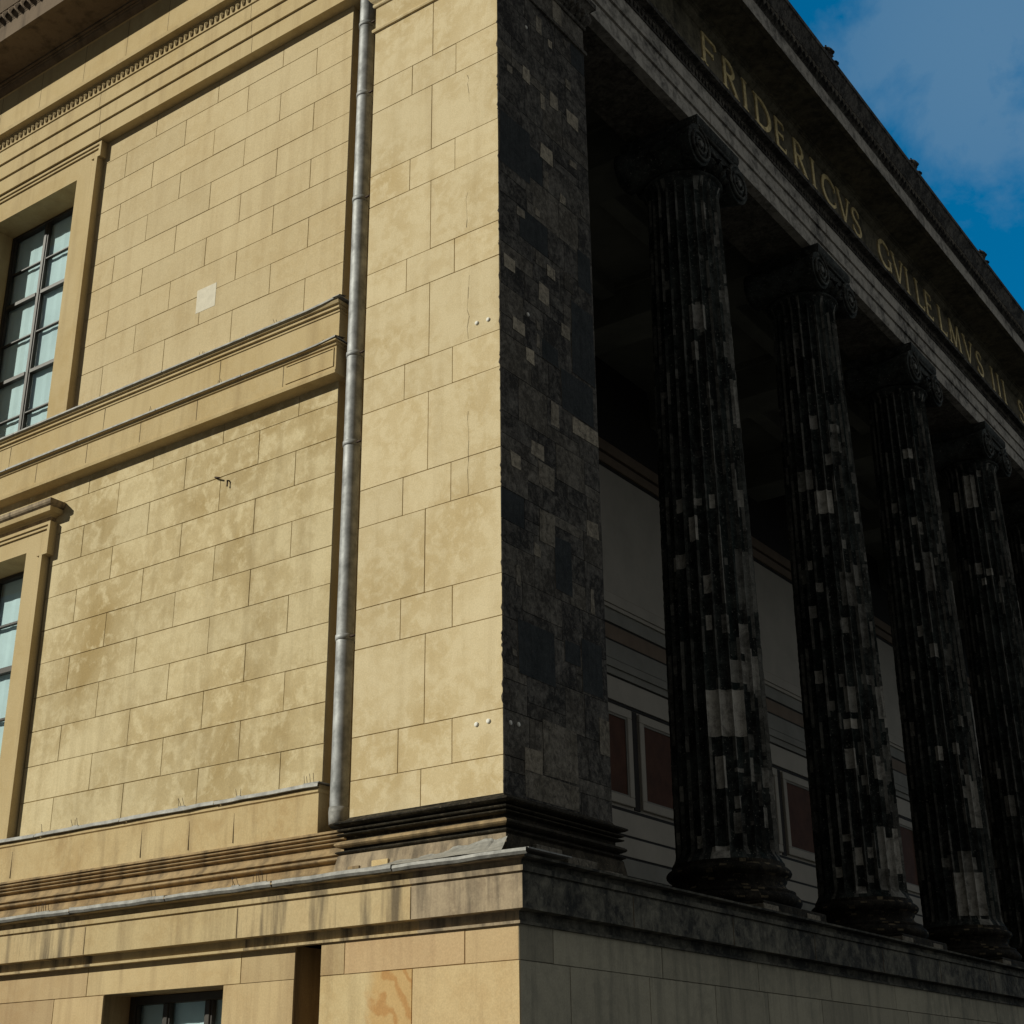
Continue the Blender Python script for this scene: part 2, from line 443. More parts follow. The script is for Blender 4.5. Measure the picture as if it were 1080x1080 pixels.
# blackened front face: coursed crusted stones, many replaced, each of its own tone
fr = []
def anta_tone(): return random.choice((0, 0, 0, 0, 0, .02, .04, .07, .10, .15))
for k in range(len(bounds) - 1):
    z1, z0 = bounds[k], bounds[k + 1]
    if k % 2 == 0:
        zm = z0 + (z1 - z0) * rnd(.35, .65)
        spans = ((z0, zm), (zm, z1))
    else: spans = ((z0, z1),)
    for (a, b) in spans:
        ys = [0]
        while ys[-1] < 1.55: ys.append(ys[-1] + rnd(.28, .75))
        ys = [y for y in ys if y < 1.75] + [2.0]
        for p, q_ in zip(ys, ys[1:]):
            if random.random() < .28:
                zc = a + (b - a) * rnd(.3, .7)
                fr += [(p, q_, a, zc, anta_tone()), (p, q_, zc, b, anta_tone())]
            else: fr.append((p, q_, a, b, 0, 'slate') if random.random() < .05 else (p, q_, a, b, anta_tone()))
ashlar(mb, 'x', 0, fr, 'crust', gap=.008, depth=.009)
ashlar(mb, 'x', 0, [(0, .9, 10.42, 11.25, .05), (.9, 2.0, 10.42, 11.25, .1)], 'crust', gap=.008, depth=.01)
# hairline cracks in the tall stones
for (x, za, zb) in ((-.45, 3.27, 4.3), (-.44, 5.2, 6.1), (-.46, 6.7, 7.2), (-.45, 8.5, 8.98)):
    pts = []; zz = za
    while zz < zb:
        pts.append((x + rnd(-.02, .02), zz)); zz += rnd(.06, .16)
    for p, q_ in zip(pts, pts[1:]):
        w0 = rnd(.0006, .0022)
        mb.face([(p[0] - w0, -.0035, p[1]), (p[0] + w0, -.0035, p[1]), (q_[0] + w0, -.0035, q_[1]), (q_[0] - w0, -.0035, q_[1])], 'crack')
# nicks along the arris between the sunlit and the sooty face
for _ in range(46):
    z_ = rnd(.05, 11.0); h_ = rnd(.012, .07); w_ = rnd(.006, .022)
    pts = [(0, z_ - h_), (-w_ * rnd(.4, .9), z_ - h_ * .4), (-w_, z_ + h_ * rnd(-.2, .3)), (-w_ * .4, z_ + h_ * .7), (0, z_ + h_)]
    mb.face([(a - .0005, -.0032, b) for a, b in pts], 'soot_spot')
pier = mb.build('corner_pier', museum, 'tall square corner pier, ochre on one side and blackened on the other')
ANTA = [(0.53,0.67,8.99,9.2,.8),(0.91,1.0,8.8,9.02,.6),(1.13,1.31,8.97,9.2,.6),(1.52,1.79,8.95,9.17,.7),(0.88,1.16,8.03,8.25,.8),(0.08,0.3,6.05,6.21,.8),(0.96,1.14,6.37,6.52,.7),(0.79,1.0,5.93,6.19,.65),(0.25,0.49,5.29,5.46,.8),(0.5,0.67,5.0,5.18,.95),(1.25,1.42,5.67,5.85,.5),(0.85,0.98,9.97,10.24,.5),(1.24,1.46,10.45,10.78,.4),(0.03,0.65,7.47,8.22,.0),(1.47,1.97,5.27,6.27,.07),(0.83,1.16,5.19,5.43,0),(1.12,1.2,9.9,10.03,.9),(0.98,1.14,4.38,4.69,.5),(1.44,1.98,4.46,4.66,.7),(0.57,0.82,3.85,4.03,.6),(0.18,0.37,3.58,3.74,.8),(0.71,1.02,3.55,3.83,.33),(0.7,1.0,2.87,3.25,.33),(1.66,1.92,3.25,3.44,.5),(1.21,1.9,4.68,5.22,0),(0.99,1.32,2.39,3.02,0),(0.27,0.94,1.27,1.85,.04),(1.48,1.88,1.35,1.96,.0),(1.14,1.44,1.6,1.84,0),(0.37,0.67,0.29,0.53,.5),(0.7,1.33,0.30,0.87,.23),(0.37,1.34,0.02,0.285,.26),(1.79,1.99,0.72,1.12,.33),(1.66,1.96,6.55,7.1,.04),(.35,.52,6.9,7.02,.4),(1.3,1.42,7.6,7.72,.55),(1.55,1.7,8.3,8.4,.45),(.2,.3,8.9,9.0,.4),(.75,.83,7.1,7.2,.5),(1.7,1.78,2.3,2.6,.4)]
for _ in range(22):
    a, b = rnd(.05, 1.85), rnd(.9, 10.2); wd, ht = rnd(.06, .2), rnd(.07, .28)
    if all(b + ht < q[2] or b > q[3] or a + wd < q[0] or a > q[1] for q in ANTA):
        ANTA.append((a, min(1.97, a + wd), b, b + ht, random.choice((.08, .14, .2, .26, .34, .45))))
for i, (y0, y1, z0, z1, t) in enumerate(ANTA):
    mb = MB()
    p = .0035 if i % 2 else .0055
    j = lambda: rnd(-.012, .012)
    pts = [(y0 + j(), z0 + j()), (y1 + j(), z0 + j()), (y1 + j(), z1 + j()), (y0 + j(), z1 + j())]
    mb.face([(p, a, b) for a, b in pts], 'slate' if t < .075 else 'crust', 0 if t < .075 else t)
    for k in range(4):
        a, b = pts[k], pts[(k + 1) % 4]
        mb.face([(-.006, *a), (-.006, *b), (p, *b), (p, *a)], 'crust', .35 if t < .075 else .02)
    mb.build('stone_patch', pier, 'pale replacement stone' if t > .3 else 'black replacement stone' if t < .1 else None)
for x, z_ in ((-.32, 5.36), (-.16, 5.35), (-.33, .73), (-.18, .74)):
    mb = MB(); mb.tube([(x, .01, z_), (x, -.008, z_), (x, -.016, z_)], [.027, .026, .012], 'white', 10); mb.build('plaster_plug', pier)
for y_, z_ in ((.12, .72), (.26, .73), (.55, 5.62), (.62, 9.86)):
    mb = MB(); mb.tube([(-.01, y_, z_), (.008, y_, z_), (.016, y_, z_)], [.026, .025, .012], 'white', 10); mb.build('plaster_plug', pier)
mb = MB(); mb.tube([(-.02, .01, 10.0), (-.02, -.06, 10.0), (.0, -.10, 10.04), (.02, -.07, 10.09), (.02, .02, 10.09)], .018, 'iron', 7); mb.build('iron_hook', pier)
# pier capital: fillet, necking with carved rosette, crowning mouldings
mb = MB()
capp = [(0.0, 10.36)] + [(.028, 10.365), (.034, 10.39), (.028, 10.415), (.0, 10.42)]
for e, mt in ((0, None),):
    pass
def ring2(mb, prof, mats):
    rows = [[(-2.0 - e, 0 - e, z), (0 + e, 0 - e, z), (0 + e, 2.0 + e, z), (-2.0 - e, 2.0 + e, z)] for e, z in prof]
    mb.grid(rows, lambda i, j: mats[0] if j == 0 else mats[1], lambda i, j: .5 if j == 0 else .06, close=True)
ring2(mb, capp, ('pier', 'crust'))
ring2(mb, [(0, 10.78), (.02, 10.785), (.03, 10.80), (.03, 10.83), (.015, 10.84)] + arc(.015, 10.84, .085, 11.02, .03) + [(.085, 11.05), (.06, 11.06)] + arc(.06, 11.06, .13, 11.17, -.02) + [(.14, 11.17), (.14, 11.25)], ('pier', 'crust'))
pcap = mb.build('pier_capital', pier)
mb = MB()
for yy in [x * .13 + .06 for x in range(15)]:      # egg moulding on front
    mb.tube([(.03, yy, 10.86), (.07, yy, 10.94), (.085, yy, 11.02)], [.02, .05, .045], 'crust', 6, .1)
mb.build('carved_ornament', pcap)
# pier base
base_prof = arc(.0, .0, .04, -.035, -.01, 3) + arc(.045, -.036, .05, -.105, .075, 5) + [(.03, -.11), (.03, -.122)] + arc(.06, -.124, .06, -.158, .03, 4) + [(.035, -.162), (.035, -.17)] + arc(.06, -.172, .06, -.20, .028, 4) + [(.015, -.206), (.015, -.245)] + arc(.04, -.248, .055, -.325, .06, 5) + [(.03, -.33), (.03, -.35)] + arc(.06, -.352, .065, -.39, .035, 4) + [(.06, -.395), (.075, -.41), (.10, -.55), (.13, -.68), (.13, -.80)]
mb = MB()
def base_mat(i, j):
    if j != 0: return 'crust_base'
    zz = base_prof[i][1]
    if zz > -.24: return 'crust_base'
    if zz > -.325: return 'sand_dirty'
    return 'crust_base' if zz > -.393 else 'sand_stain'
rows = [[(-2.0 - e, -e, z), (-1.4, -e, z), (-.7, -e, z), (e, -e, z), (e, 2.0 + e, z), (-2.0 - e, 2.0 + e, z)] for e, z in base_prof]
mb.grid(rows, lambda i, j: base_mat(i, 0 if j < 3 else 1), lambda i, j: rnd(0, .12) if base_mat(i, 0 if j < 3 else 1) == 'crust_base' else .4, close=True)
pb = mb.build('pier_base', pier, 'black-crusted moulded base of the corner pier')
for (x0, x1, z0, z1, mt, e) in ((-1.58, -1.36, -.585, -.50, 'sand', .114), (-1.9, -1.74, -.6, -.53, 'sand_dirty', .114)):
    mb = MB(); mb.box(x0, x1, -e, -.05, z0, z1, mt, .6, bev=.006); mb.build('stone_patch', pb)
for (y0, y1, z0, z1) in ((.9, 1.45, -.72, -.5), (1.6, 1.95, -.74, -.56), (.35, .8, -.52, -.46)):
    mb = MB(); mb.box(.05, .137, y0, y1, z0, z1, 'crust', .3, bev=.006); mb.build('stone_patch', pb)

# --- ledge round the podium ------------------------------------------------------
ledge = [(.50, -1.33), (.585, -1.328), (.587, -1.303), (.558, -1.30), (.558, -1.218), (.69, -1.214), (.692, -.915), (.68, -.91), (.68, -.90), (.71, -.895), (.715, -.848), (.665, -.843), (.665, -.79), (.785, -.785), (.79, -.765), (.40, -.735), (.05, -.70)]
nL = 12
mb = MB()
sweep(mb, ledge, 0, 0, XL, YR, ('sand', 'ledge_front'), tones=(.5, .0), step=nL,
      brk=[(-11.2, None, .4), (-9.3, None, .55), (-7.2, 'sand_drip', .45), (-5.21, None, .35), (-2.85, 'sand_drip', .55), (-.58, 'sand_stain', .75)])
for x in (-11.2, -9.3, -7.2, -5.21, -2.85, -.58):
    mb.box(x - .004, x + .004, -.6945, -.60, -1.21, -.92, 'crack')
for y in [1.2 + 2.1 * i for i in range(20)]:
    mb.box(.60, .6945, y - .004, y + .004, -1.21, -.92, 'crack')
ledge_o = mb.build('podium_ledge', museum, 'projecting stone ledge along the top of the podium')
# --- zinc gutter on the ledge's side run
mb = MB()
def dents(xa, xb, step=.22):
    n = max(2, int((xb - xa) / step)); o = []
    for i in range(n + 1):
        o.append((xa + (xb - xa) * i / n, rnd(-.005, .005), rnd(-.006, .004)))
    return o
for i in range(10):
    x1 = .83 - 1.55 * i; x0 = x1 - 1.55 + .014
    d = dents(x0, x1); j0 = .005 * (i % 2)
    mb.grid([[(x, -.66, -.70) for x, p, q_ in d], [(x, -.80 + p, -.715 + j0 + q_) for x, p, q_ in d], [(x, -.828 + p, -.722 + j0 + q_) for x, p, q_ in d], [(x, -.832 + p, -.75 + q_) for x, p, q_ in d], [(x, -.815 + p, -.775 + q_) for x, p, q_ in d], [(x, -.78, -.758) for x, p, q_ in d]], 'zinc_dull')
mb.box(.60, .84, -.80, -.1, -.728, -.716, 'zinc_dull')
zinc1 = mb.build('zinc_flashing', ledge_o)
def spikes(zo, pts, h=.10):
    """clusters of thin bird wires standing on the flashing"""
    for (x, y, z_, n) in pts:
        mb = MB(); mb.box(x - .01, x + .045 * (n - 1) + .012, y - .008, y + .008, z_ - .012, z_ + .004, 'zinc_dull')
        for i in range(n):
            xx = x + i * .045 + rnd(-.006, .006)
            mb.tube([(xx, y, z_ - .01), (xx + rnd(-.02, .02), y - rnd(.0, .05), z_ + h * rnd(.7, 1.1))], .0035, 'iron', 4)
        mb.build('bird_wire', zo)
spikes(zinc1, [(-7.1, -.74, -.70, 3), (-6.05, -.74, -.70, 6), (-4.1, -.74, -.70, 2), (-2.6, -.74, -.70, 5), (-2.9, -.74, -.7, 3)])
# crumpled pale lead sheet lapping the pier base
mb = MB(); rows = []
LE = [(.132, -.45), (.17, -.475), (.34, -.54), (.56, -.625), (.80, -.712)]
for k, (e, z_) in enumerate(LE):
    row = []
    for i in range(70):
        t = i / 69; x = -2.0 + (2.0 + .13 + .62 * (e - .13)) * t
        hgt = .35 + .65 * t
        b = (.009 * math.sin(i * .55 + .6 * k) + rnd(-.003, .003)) * (1 - .2 * k) + .014 * ((i // 16) % 2) * (1 - .2 * k)
        row.append((x, -e, -.715 + (z_ + .715) * hgt + b))
    rows.append(row)
mb.grid(rows, 'lead'); mb.build('lead_sheet', ledge_o, 'crumpled pale lead sheet at the corner')

# --- podium ------------------------------------------------------------------------
mb = MB()
P1, P2 = -1.32, -1.635
pr_ = [(-1.81, -1.50, P2, P1, .2), (-1.50, -.05, P2, P1, .72), (-.05, .555, P2, P1, .65),
       (-1.81, -.66, -2.42, P2, .6, 'sand_orange'), (-.66, .555, -2.42, P2, .75)]
for k in range(3):
    z1 = -2.42 - .72 * k; xx = -.9 if k % 2 else -.3
    pr_ += [(-1.81, xx, z1 - .72, z1), (xx, .555, z1 - .72, z1)]
ashlar(mb, 'y', -.555, pr_, 'sand', gap=.012)
mb.face([(-1.81, -.541, -4.58), (-1.81, .6, -4.58), (-1.81, .6, P1), (-1.81, -.541, P1)], 'sand_dirty', .2)
fp = []
ys1 = [-.555, -.02, 1.95, 4.1, 6.06, 8.14] + [8.14 + 2.05 * i for i in range(1, 20)]
fp += [(a, b, P2, P1) for a, b in zip(ys1, ys1[1:])]
ys2 = [-.555, .25, 1.68, 3.05, 4.3, 5.75, 7.11] + [7.11 + 1.4 * i for i in range(1, 29)]
fp += [(a, b, -2.42, P2) for a, b in zip(ys2, ys2[1:])]
for k in range(3):
    z1 = -2.42 - .72 * k
    ys3 = [-.555] + [.6 + (.7 if k % 2 else 0) + 1.4 * i for i in range(33)]
    fp += [(a, b, z1 - .72, z1) for a, b in zip(ys3, ys3[1:])]
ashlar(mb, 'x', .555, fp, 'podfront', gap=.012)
podium = mb.build('podium', museum, 'sandstone podium block under the corner and colonnade')
# podium of the side wall with basement window
BW = (-5.03, -3.19, -3.0, P2)
mb = MB(); lp = []
xs = [XL, -13.3, -11.4, -9.1, -7.2, -5.33, -2.95, -2.20]
lp += [(a, b, P2, P1, t) for (a, b), t in zip(zip(xs, xs[1:]), (.4, .5, .6, .45, .4, .55, .3))]
rowsz = [P2, -2.32, -3.0, -3.8, -4.58]
for k in range(4):
    xs2 = [XL] + [(-12.9 if k % 2 else -13.8) + 1.75 * i for i in range(4)]
    xs2 = [x for x in xs2 if x < -6.6] + [-6.85, -5.87, BW[0]]
    xs2 = sorted(xs2)
    lp += [(a, b, rowsz[k + 1], rowsz[k]) for a, b in zip(xs2, xs2[1:])]
    if k >= 2: lp.append((BW[0], BW[1], rowsz[k + 1], rowsz[k]))
    lp.append((BW[1], -2.20, rowsz[k + 1], rowsz[k], .55 if k == 0 else None))
ashlar(mb, 'y', -.5, lp, 'sand', gap=.012)
mb.face([(-2.20, -.486, -4.58), (-2.20, .6, -4.58), (-2.20, .6, P1), (-2.20, -.486, P1)], 'sand_dirty', .15)
mb.face([(-2.25, .0, -4.58), (-1.8, .0, -4.58), (-1.8, .0, P1), (-2.25, .0, P1)], 'sand_dirty', .1)
# reveals
x0, x1, z0, z1 = BW
mb.face([(x0, -.486, z0), (x0, -.02, z0), (x0, -.02, z1), (x0, -.486, z1)], 'sand_dirty', .4)
mb.face([(x1, -.486, z0), (x1, -.02, z0), (x1, -.02, z1), (x1, -.486, z1)], 'sand_dirty', .4)
mb.face([(x0, -.486, z1), (x1, -.486, z1), (x1, -.02, z1), (x0, -.02, z1)], 'sand_dirty', .4)
mb.face([(x0, -.486, z0), (x1, -.486, z0), (x1, -.02, z0), (x0, -.02, z0)], 'sand', .5)
mb.build('side_podium', museum, 'sandstone podium of the side wall')

def window(w, y, name, label, cols, bars, blind=True, fw=.055):
    """w opening; y plane of the frame; cols = x of mullions; bars = [(z, thickness)]"""
    x0, x1, z0, z1 = w
    f = MB()
    f.box(x0, x0 + fw, y - .05, y + .05, z0, z1, 'frame', bev=.006)
    f.box(x1 - fw, x1, y - .05, y + .05, z0, z1, 'frame', bev=.006)
    f.box(x0 + fw, x1 - fw, y - .05, y + .05, z1 - fw, z1, 'frame', bev=.006)
    f.box(x0 + fw, x1 - fw, y - .05, y + .05, z0, z0 + fw, 'frame', bev=.006)
    xs = [x0 + fw] + cols + [x1 - fw]
    for c in cols: f.box(c - .034, c + .034, y - .045, y + .045, z0 + fw, z1 - fw, 'frame', bev=.008)
    for a, b in zip(xs, xs[1:]):
        l = a + (.034 if a in cols else 0); r_ = b - (.034 if b in cols else 0)
        # casement stiles
        f.box(l, l + .026, y - .03, y + .03, z0 + fw, z1 - fw, 'frame', bev=.004)
        f.box(r_ - .026, r_, y - .03, y + .03, z0 + fw, z1 - fw, 'frame', bev=.004)
        for zb, th in bars:
            f.box(l + .026, r_ - .026, y - (.045 if th > .05 else .025), y + .03, zb - th / 2, zb + th / 2, 'frame', bev=.004)
    fo = f.build(name, museum, label)
    g = MB()
    zz = sorted([z0 + fw] + [b[0] for b in bars] + [z1 - fw])
    for a, b in zip(xs, xs[1:]):
        for c, d in zip(zz, zz[1:]):
            t1, t2 = rnd(-.004, .004), rnd(-.004, .004)
            g.face([(a, y + .008 + t1, c), (b, y + .008 - t1, c), (b, y + .008 - t1 + t2, d), (a, y + .008 + t1 + t2, d)], 'glass')
    g.build('window_pane', fo, recalc=False)
    if blind:
        b_ = MB(); n = 22
        b_.grid([[(x0 + .02 + (x1 - x0 - .04) * i / n, y + .062 + .004 * math.sin(i * 2.3), zq) for i in range(n + 1)] for zq in (z0, z1)], 'blind')
        b_.build('window_blind', fo)
    else:
        b_ = MB(); b_.face([(x0, y + .6, z0), (x1, y + .6, z0), (x1, y + .6, z1), (x0, y + .6, z1)], 'inner_dark')
        b_.build('dark_room', fo)
    return fo

def surround(w, outer, ear_z, ear, yf, name, label):
    """moulded stone frame with eared top; yf = face plane"""
    x0, x1, z0, z1 = w; ox0, ox1, oz1 = outer
    mb = MB()
    yr = .72
    # jambs: three stepped bands
    for (L_, Rr) in (((x0), ox0), ((x1), ox1)):
        s_ = 1 if Rr > L_ else -1
        wd = abs(Rr - L_)
        b = [0, wd * .72, wd * .86, wd]
        ys = [yf, yf - .025, yf - .05]
        for i in range(3):
            xa, xb = L_ + s_ * b[i], L_ + s_ * b[i + 1]
            mb.box(min(xa, xb), max(xa, xb), ys[i], yr if i == 0 else WP + .05, z0 - .02, ear_z if i else oz1 - .1245, 'trim', .5)
        for i, (c, d) in enumerate(((.0, .045), (.045, .09))):       # ear mouldings
            xa, xb = Rr + s_ * (ear - d) , Rr + s_ * (ear - c)
            mb.box(min(xa, xb), max(xa, xb), yf - .05 + .025 * i, WP + .05, ear_z + .002 + d * .6, oz1 - c, 'trim', .5)
        xa, xb = L_ + s_ * wd * .72, Rr + s_ * (ear - .09)
        mb.box(min(xa, xb), max(xa, xb), yf + .001, WP + .05, ear_z + .003, oz1 - .09, 'trim', .5)
        xa, xb = L_ + s_ * wd * .72, Rr + s_ * ear
        mb.box(min(xa, xb), max(xa, xb), yf - .05, WP + .05, ear_z + .001, ear_z + .03, 'trim', .5)
    # head
    mb.box(x0, x1, yf, yr, z1, oz1 - .11, 'trim', .5)
    mb.box(ox0 - ear + .09, ox1 + ear - .09, yf - .025, WP + .05, oz1 - .09, oz1 - .045, 'trim', .55)
    mb.box(ox0 - ear + .045, ox1 + ear - .045, yf - .05, WP + .05, oz1 - .045, oz1, 'trim', .5)
    mb.box(ox0 - ear + .09, ox1 + ear - .09, yf + .002, WP + .05, oz1 - .125, oz1 - .09, 'trim', .5)
    # sill of the reveal
    mb.box(x0, x1, yf + .01, yr, z0 - .05, z0, 'trim', .4)
    return mb.build(name, museum, label)
s1 = surround(UW, (UW[0] - .52, UW[1] + .515, 11.235), 10.95, .065, .085, 'window_surround', 'eared stone surround of the upper window')
s2 = surround(LW, (LW[0] - .44, LW[1] + .43, 4.83), 4.34, .10, .085, 'window_surround', 'eared stone surround of the lower window')
bz = [(9.38, .068), (7.94, .068), (10.02, .028), (8.66, .028), (7.22, .028)]
window(UW, .56, 'window', 'upper window of two tall casements with pale blind', [-9.52], bz)
window(LW, .56, 'window', 'lower window of two tall casements with pale blind', [-9.57], [(3.02, .085), (1.62, .085), (3.72, .035), (2.3, .035), (.95, .035)])
window((BW[0], BW[1], BW[2], BW[3] - .001), -.08, 'basement_window', 'dark basement window under the ledge', [-4.45, -3.80], [(-2.4, .03)], blind=True, fw=.09)
# hood over the lower window
hood = [(.02, 4.84), (.05, 4.85), (.05, 4.87)] + arc(.06, 4.87, .12, 4.93, -.01, 3) + [(.215, 4.935), (.225, 5.0), (.21, 5.005)] + arc(.21, 5.005, .26, 5.075, .02, 3) + [(.262, 5.10), (.0, 5.13)]
mb = MB()
rows = []
for e, z_ in hood:
    xr = -7.90 + e; xl_ = LW[0] - .40 - e
    rows.append([(xl_, WP + .02, z_), (xl_, WP - e, z_), (xr, WP - e, z_), (xr, WP + .02, z_)])
mb.grid(rows, lambda i, j: 'sand_stain' if hood[i][1] > 4.99 or hood[i][1] < 4.9 else 'trim', .45)
mb.build('window_hood', s2, 'projecting moulded hood over the lower window')

# --- string courses -----------------------------------------------------------------
mb = MB()
band = [(-.02, 5.40), (.18, 5.418), (.185, 5.46), (.165, 5.465), (.165, 5.50), (.155, 5.505), (.155, 5.80), (.175, 5.81), (.185, 5.845), (.215, 5.85), (.215, 5.868), (.08, 5.90), (.075, 6.33), (.09, 6.335), (.09, 6.37), (.12, 6.375), (.12, 6.415), (.15, 6.42), (.17, 6.455), (.05, 6.50), (-.02, 6.51)]
rows = []
for e, z_ in band:
    rows.append([(XL, WP - e, z_), (-11.0, WP - e, z_), (-7, WP - e, z_), (SX + e * .55, WP - e, z_), (SX + e * .55, .6, z_)])
mb.grid(rows, 'trim', .5)
for x in (-9.3, -8.2, -7.1, -6.0, -4.9, -3.35):
    mb.box(x - .004, x + .004, WP - .1575, WP - .10, 5.51, 5.80, 'crack')
for x in (-9.0, -6.9, -4.6):
    mb.box(x - .004, x + .004, WP - .0795, WP - .03, 5.91, 6.32, 'crack')
# raised panel frame at the end block
for (a, b, c, d) in ((-3.30, -2.50, 5.77, 5.785), (-3.30, -2.50, 5.525, 5.54), (-2.515, -2.50, 5.54, 5.77)):
    mb.box(a, b, WP - .167, WP - .12, c, d, 'trim', .6)
string = mb.build('string_course', museum, 'double banded string course between the storeys')
mb = MB()
for (zt, e) in ((5.872, .225), (6.468, .182)):
    for i in range(8):
        xb = SX + .10 - 1.6 * i if i else SX + .12
        xa = SX + .10 - 1.6 * (i + 1) + .01
        j0 = rnd(-.004, .004)
        if i == 0: q_ = .035     # upturned end
        pts = []
        n = 6
        for k in range(n + 1):
            x = xa + (xb - xa) * k / n
            up = .03 * max(0, (x - (SX - .28)) / .4) if i == 0 else 0
            pts.append((x, up))
        mb.grid([[(x, WP - .04, zt + .05 + u) for x, u in pts], [(x, WP - e, zt + .008 + u + j0) for x, u in pts], [(x, WP - e - .006, zt - .02 + u) for x, u in pts], [(x, WP - e + .02, zt - .022 + u) for x, u in pts]], 'zinc_dull')
    mb.box(SX + .02, SX + .13, WP - .2, .5, zt + .012, zt + .02, 'zinc_dull')
zinc2 = mb.build('zinc_flashing', string)
spikes(zinc2, [(-4.55, WP - .15, 5.9, 3), (-5.85, WP - .15, 5.9, 2), (-2.78, WP - .1, 5.9, 3), (-3.6, WP - .1, 6.5, 2), (-5.0, WP - .1, 6.5, 3)], .08)

# --- plinth and reeded base under the side wall ----------------------------------------
mb = MB()
pl = [(-.02, .46), (.10, .43), (.10, .385), (.13, .38), (.13, .345), (.115, .335), (.11, .33), (.10, -.06), (.10, -.10)]
rows = [[(XL, WP - e, z_), (SX + e * .5, WP - e, z_), (SX + e * .5, .6, z_)] for e, z_ in pl]
mb.grid(rows, 'sand', .42)
for x in (-10.2, -7.73, -5.3, -4.49, -3.77):
    mb.box(x - .003, x + .003, WP - .1085, WP - .05, -.06, .33, 'crack')
plinth = mb.build('wall_plinth', museum)
mb = MB()
for i in range(9):
    xb = SX + .09 - 1.6 * i; xa = xb - 1.6 + .012; j0 = rnd(-.004, .004)
    d = dents(xa, xb)
    mb.grid([[(x, WP - .02, .475) for x, p, q_ in d], [(x, WP - .165 + p, .437 + j0 + q_) for x, p, q_ in d], [(x, WP - .172 + p, .395 + q_) for x, p, q_ in d], [(x, WP - .14, .392 + q_) for x, p, q_ in d]], 'zinc_dull')
mb.box(SX + .02, SX + .10, WP - .165, .5, .436, .446, 'zinc_dull')
zinc3 = mb.build('zinc_flashing', plinth)
spikes(zinc3, [(-7.2, WP - .1, .46, 1), (-6.6, WP - .1, .46, 3), (-4.7, WP - .1, .46, 3), (-3.75, WP - .1, .46, 2), (-2.72, WP - .1, .46, 4)], .10)
reed = [(.10, -.10), (.13, -.102), (.13, -.125), (.095, -.128), (.095, -.14)] + arc(.115, -.142, .12, -.172, .026, 4) + [(.09, -.175), (.09, -.186)] + arc(.12, -.188, .125, -.215, .026, 4) + [(.095, -.218), (.095, -.228)] + arc(.125, -.23, .13, -.256, .024, 4) + [(.10, -.26), (.10, -.285)] + arc(.13, -.287, .20, -.375, -.02, 5) + [(.17, -.38), (.17, -.395)] + arc(.19, -.40, .205, -.45, .04, 5) + [(.17, -.455), (.17, -.475)] + arc(.20, -.478, .30, -.60, -.03, 4) + [(.36, -.64), (.60, -.69), (.80, -.715)]
mb = MB()
rows = [[(XL, WP - e, z_), (-8, WP - e, z_), (-5, WP - e, z_), (-2.02, WP - e, z_)] for e, z_ in reed]
def rmat(i, j): return 'sand_dirty'
mb.grid(rows, rmat, .55)
reed_o = mb.build('reeded_base', museum, 'reeded sloping base moulding of the side wall, streaked brown')
# --- entablature -----------------------------------------------------------------------
arch = [(-.16, 11.25), (0.0, 11.25), (.0, 11.53), (-.01, 11.532), (-.01, 11.54), (.03, 11.545), (.03, 11.81), (.02, 11.812), (.02, 11.82), (.06, 11.825), (.06, 12.09), (.08, 12.095), (.08, 12.115), (.065, 12.12), (.085, 12.245), (.10, 12.25), (.10, 12.275), (.215, 12.285), (.222, 12.35), (.19, 12.365), (-.02, 12.38)]
mb = MB()
front_m = ['crust_arch'] * 10 + ['crust'] * 20
sweep(mb, arch, 0, 0, XL, YR, ('trim', front_m), tones=(.55, .0), step=14)
# beam over the columns: soffit and inner face
mb.face([(-.16, 2.0, 11.249), (-.16, YR, 11.249), (-1.1, YR, 11.249), (-1.1, 2.0, 11.249)], 'crust', .1)
mb.face([(-1.1, 1.9, 11.249), (-1.1, YR, 11.249), (-1.1, YR, 12.2), (-1.1, 1.9, 12.2)], 'ceil')
mb.face([(XL, .155, 11.2495), (-1.9, .155, 11.2495), (-1.9, .62, 11.2495), (XL, .62, 11.2495)], 'trim')
for x in (-13.4, -11.0, -7.69, -4.37, -1.2):
    mb.box(x - .003, x + .003, -.0015, .01, 11.255, 11.53, 'crack'); mb.box(x - .003, x + .003, -.0315, .0, 11.55, 11.81, 'crack'); mb.box(x - .003, x + .003, -.0615, .0, 11.83, 12.09, 'crack')
for y in COLY:
    mb.box(-.01, .0015, y - .004, y + .004, 11.255, 11.53, 'crack'); mb.box(0, .0315, y - .004, y + .004, 11.55, 11.81, 'crack'); mb.box(0, .0615, y - .004, y + .004, 11.83, 12.09, 'crack')
# leaf and dart enrichment under the taenia
def leaf(mb, p, out, along, w, h, mat, tone):
    """small pointed leaf: p top centre, out = outward, along = tangent"""
    p = Vector(p); o = Vector(out); a = Vector(along)
    tl, tr = p - a * w / 2 + o * .004, p + a * w / 2 + o * .004
    ml, mr = p - a * w * .46 + o * .006 - Vector((0, 0, h * .5)), p + a * w * .46 + o * .006 - Vector((0, 0, h * .5))
    tip = p - Vector((0, 0, h)) + o * .002; c = p - Vector((0, 0, h * .42)) + o * .035
    for t_ in ((tl, tr, c), (tr, mr, c), (mr, tip, c), (tip, ml, c), (ml, tl, c)): mb.face(t_, mat, tone)
x = -.02
while x > -13.0:
    leaf(mb, (x, -.085, 12.25), (0, -1, 0), (1, 0, 0), .085, .135, 'trim', .4); x -= .11
y = .05
while y < 40:
    leaf(mb, (.085, y, 12.25), (1, 0, 0), (0, 1, 0), .085, .135, 'crust', .05); y += .11
archi = mb.build('architrave', museum, 'three-banded architrave, ochre along the side and weathered grey over the columns')
fri = [(.05, 12.36), (.0, 12.385), (.0, 13.38), (.02, 13.40)]
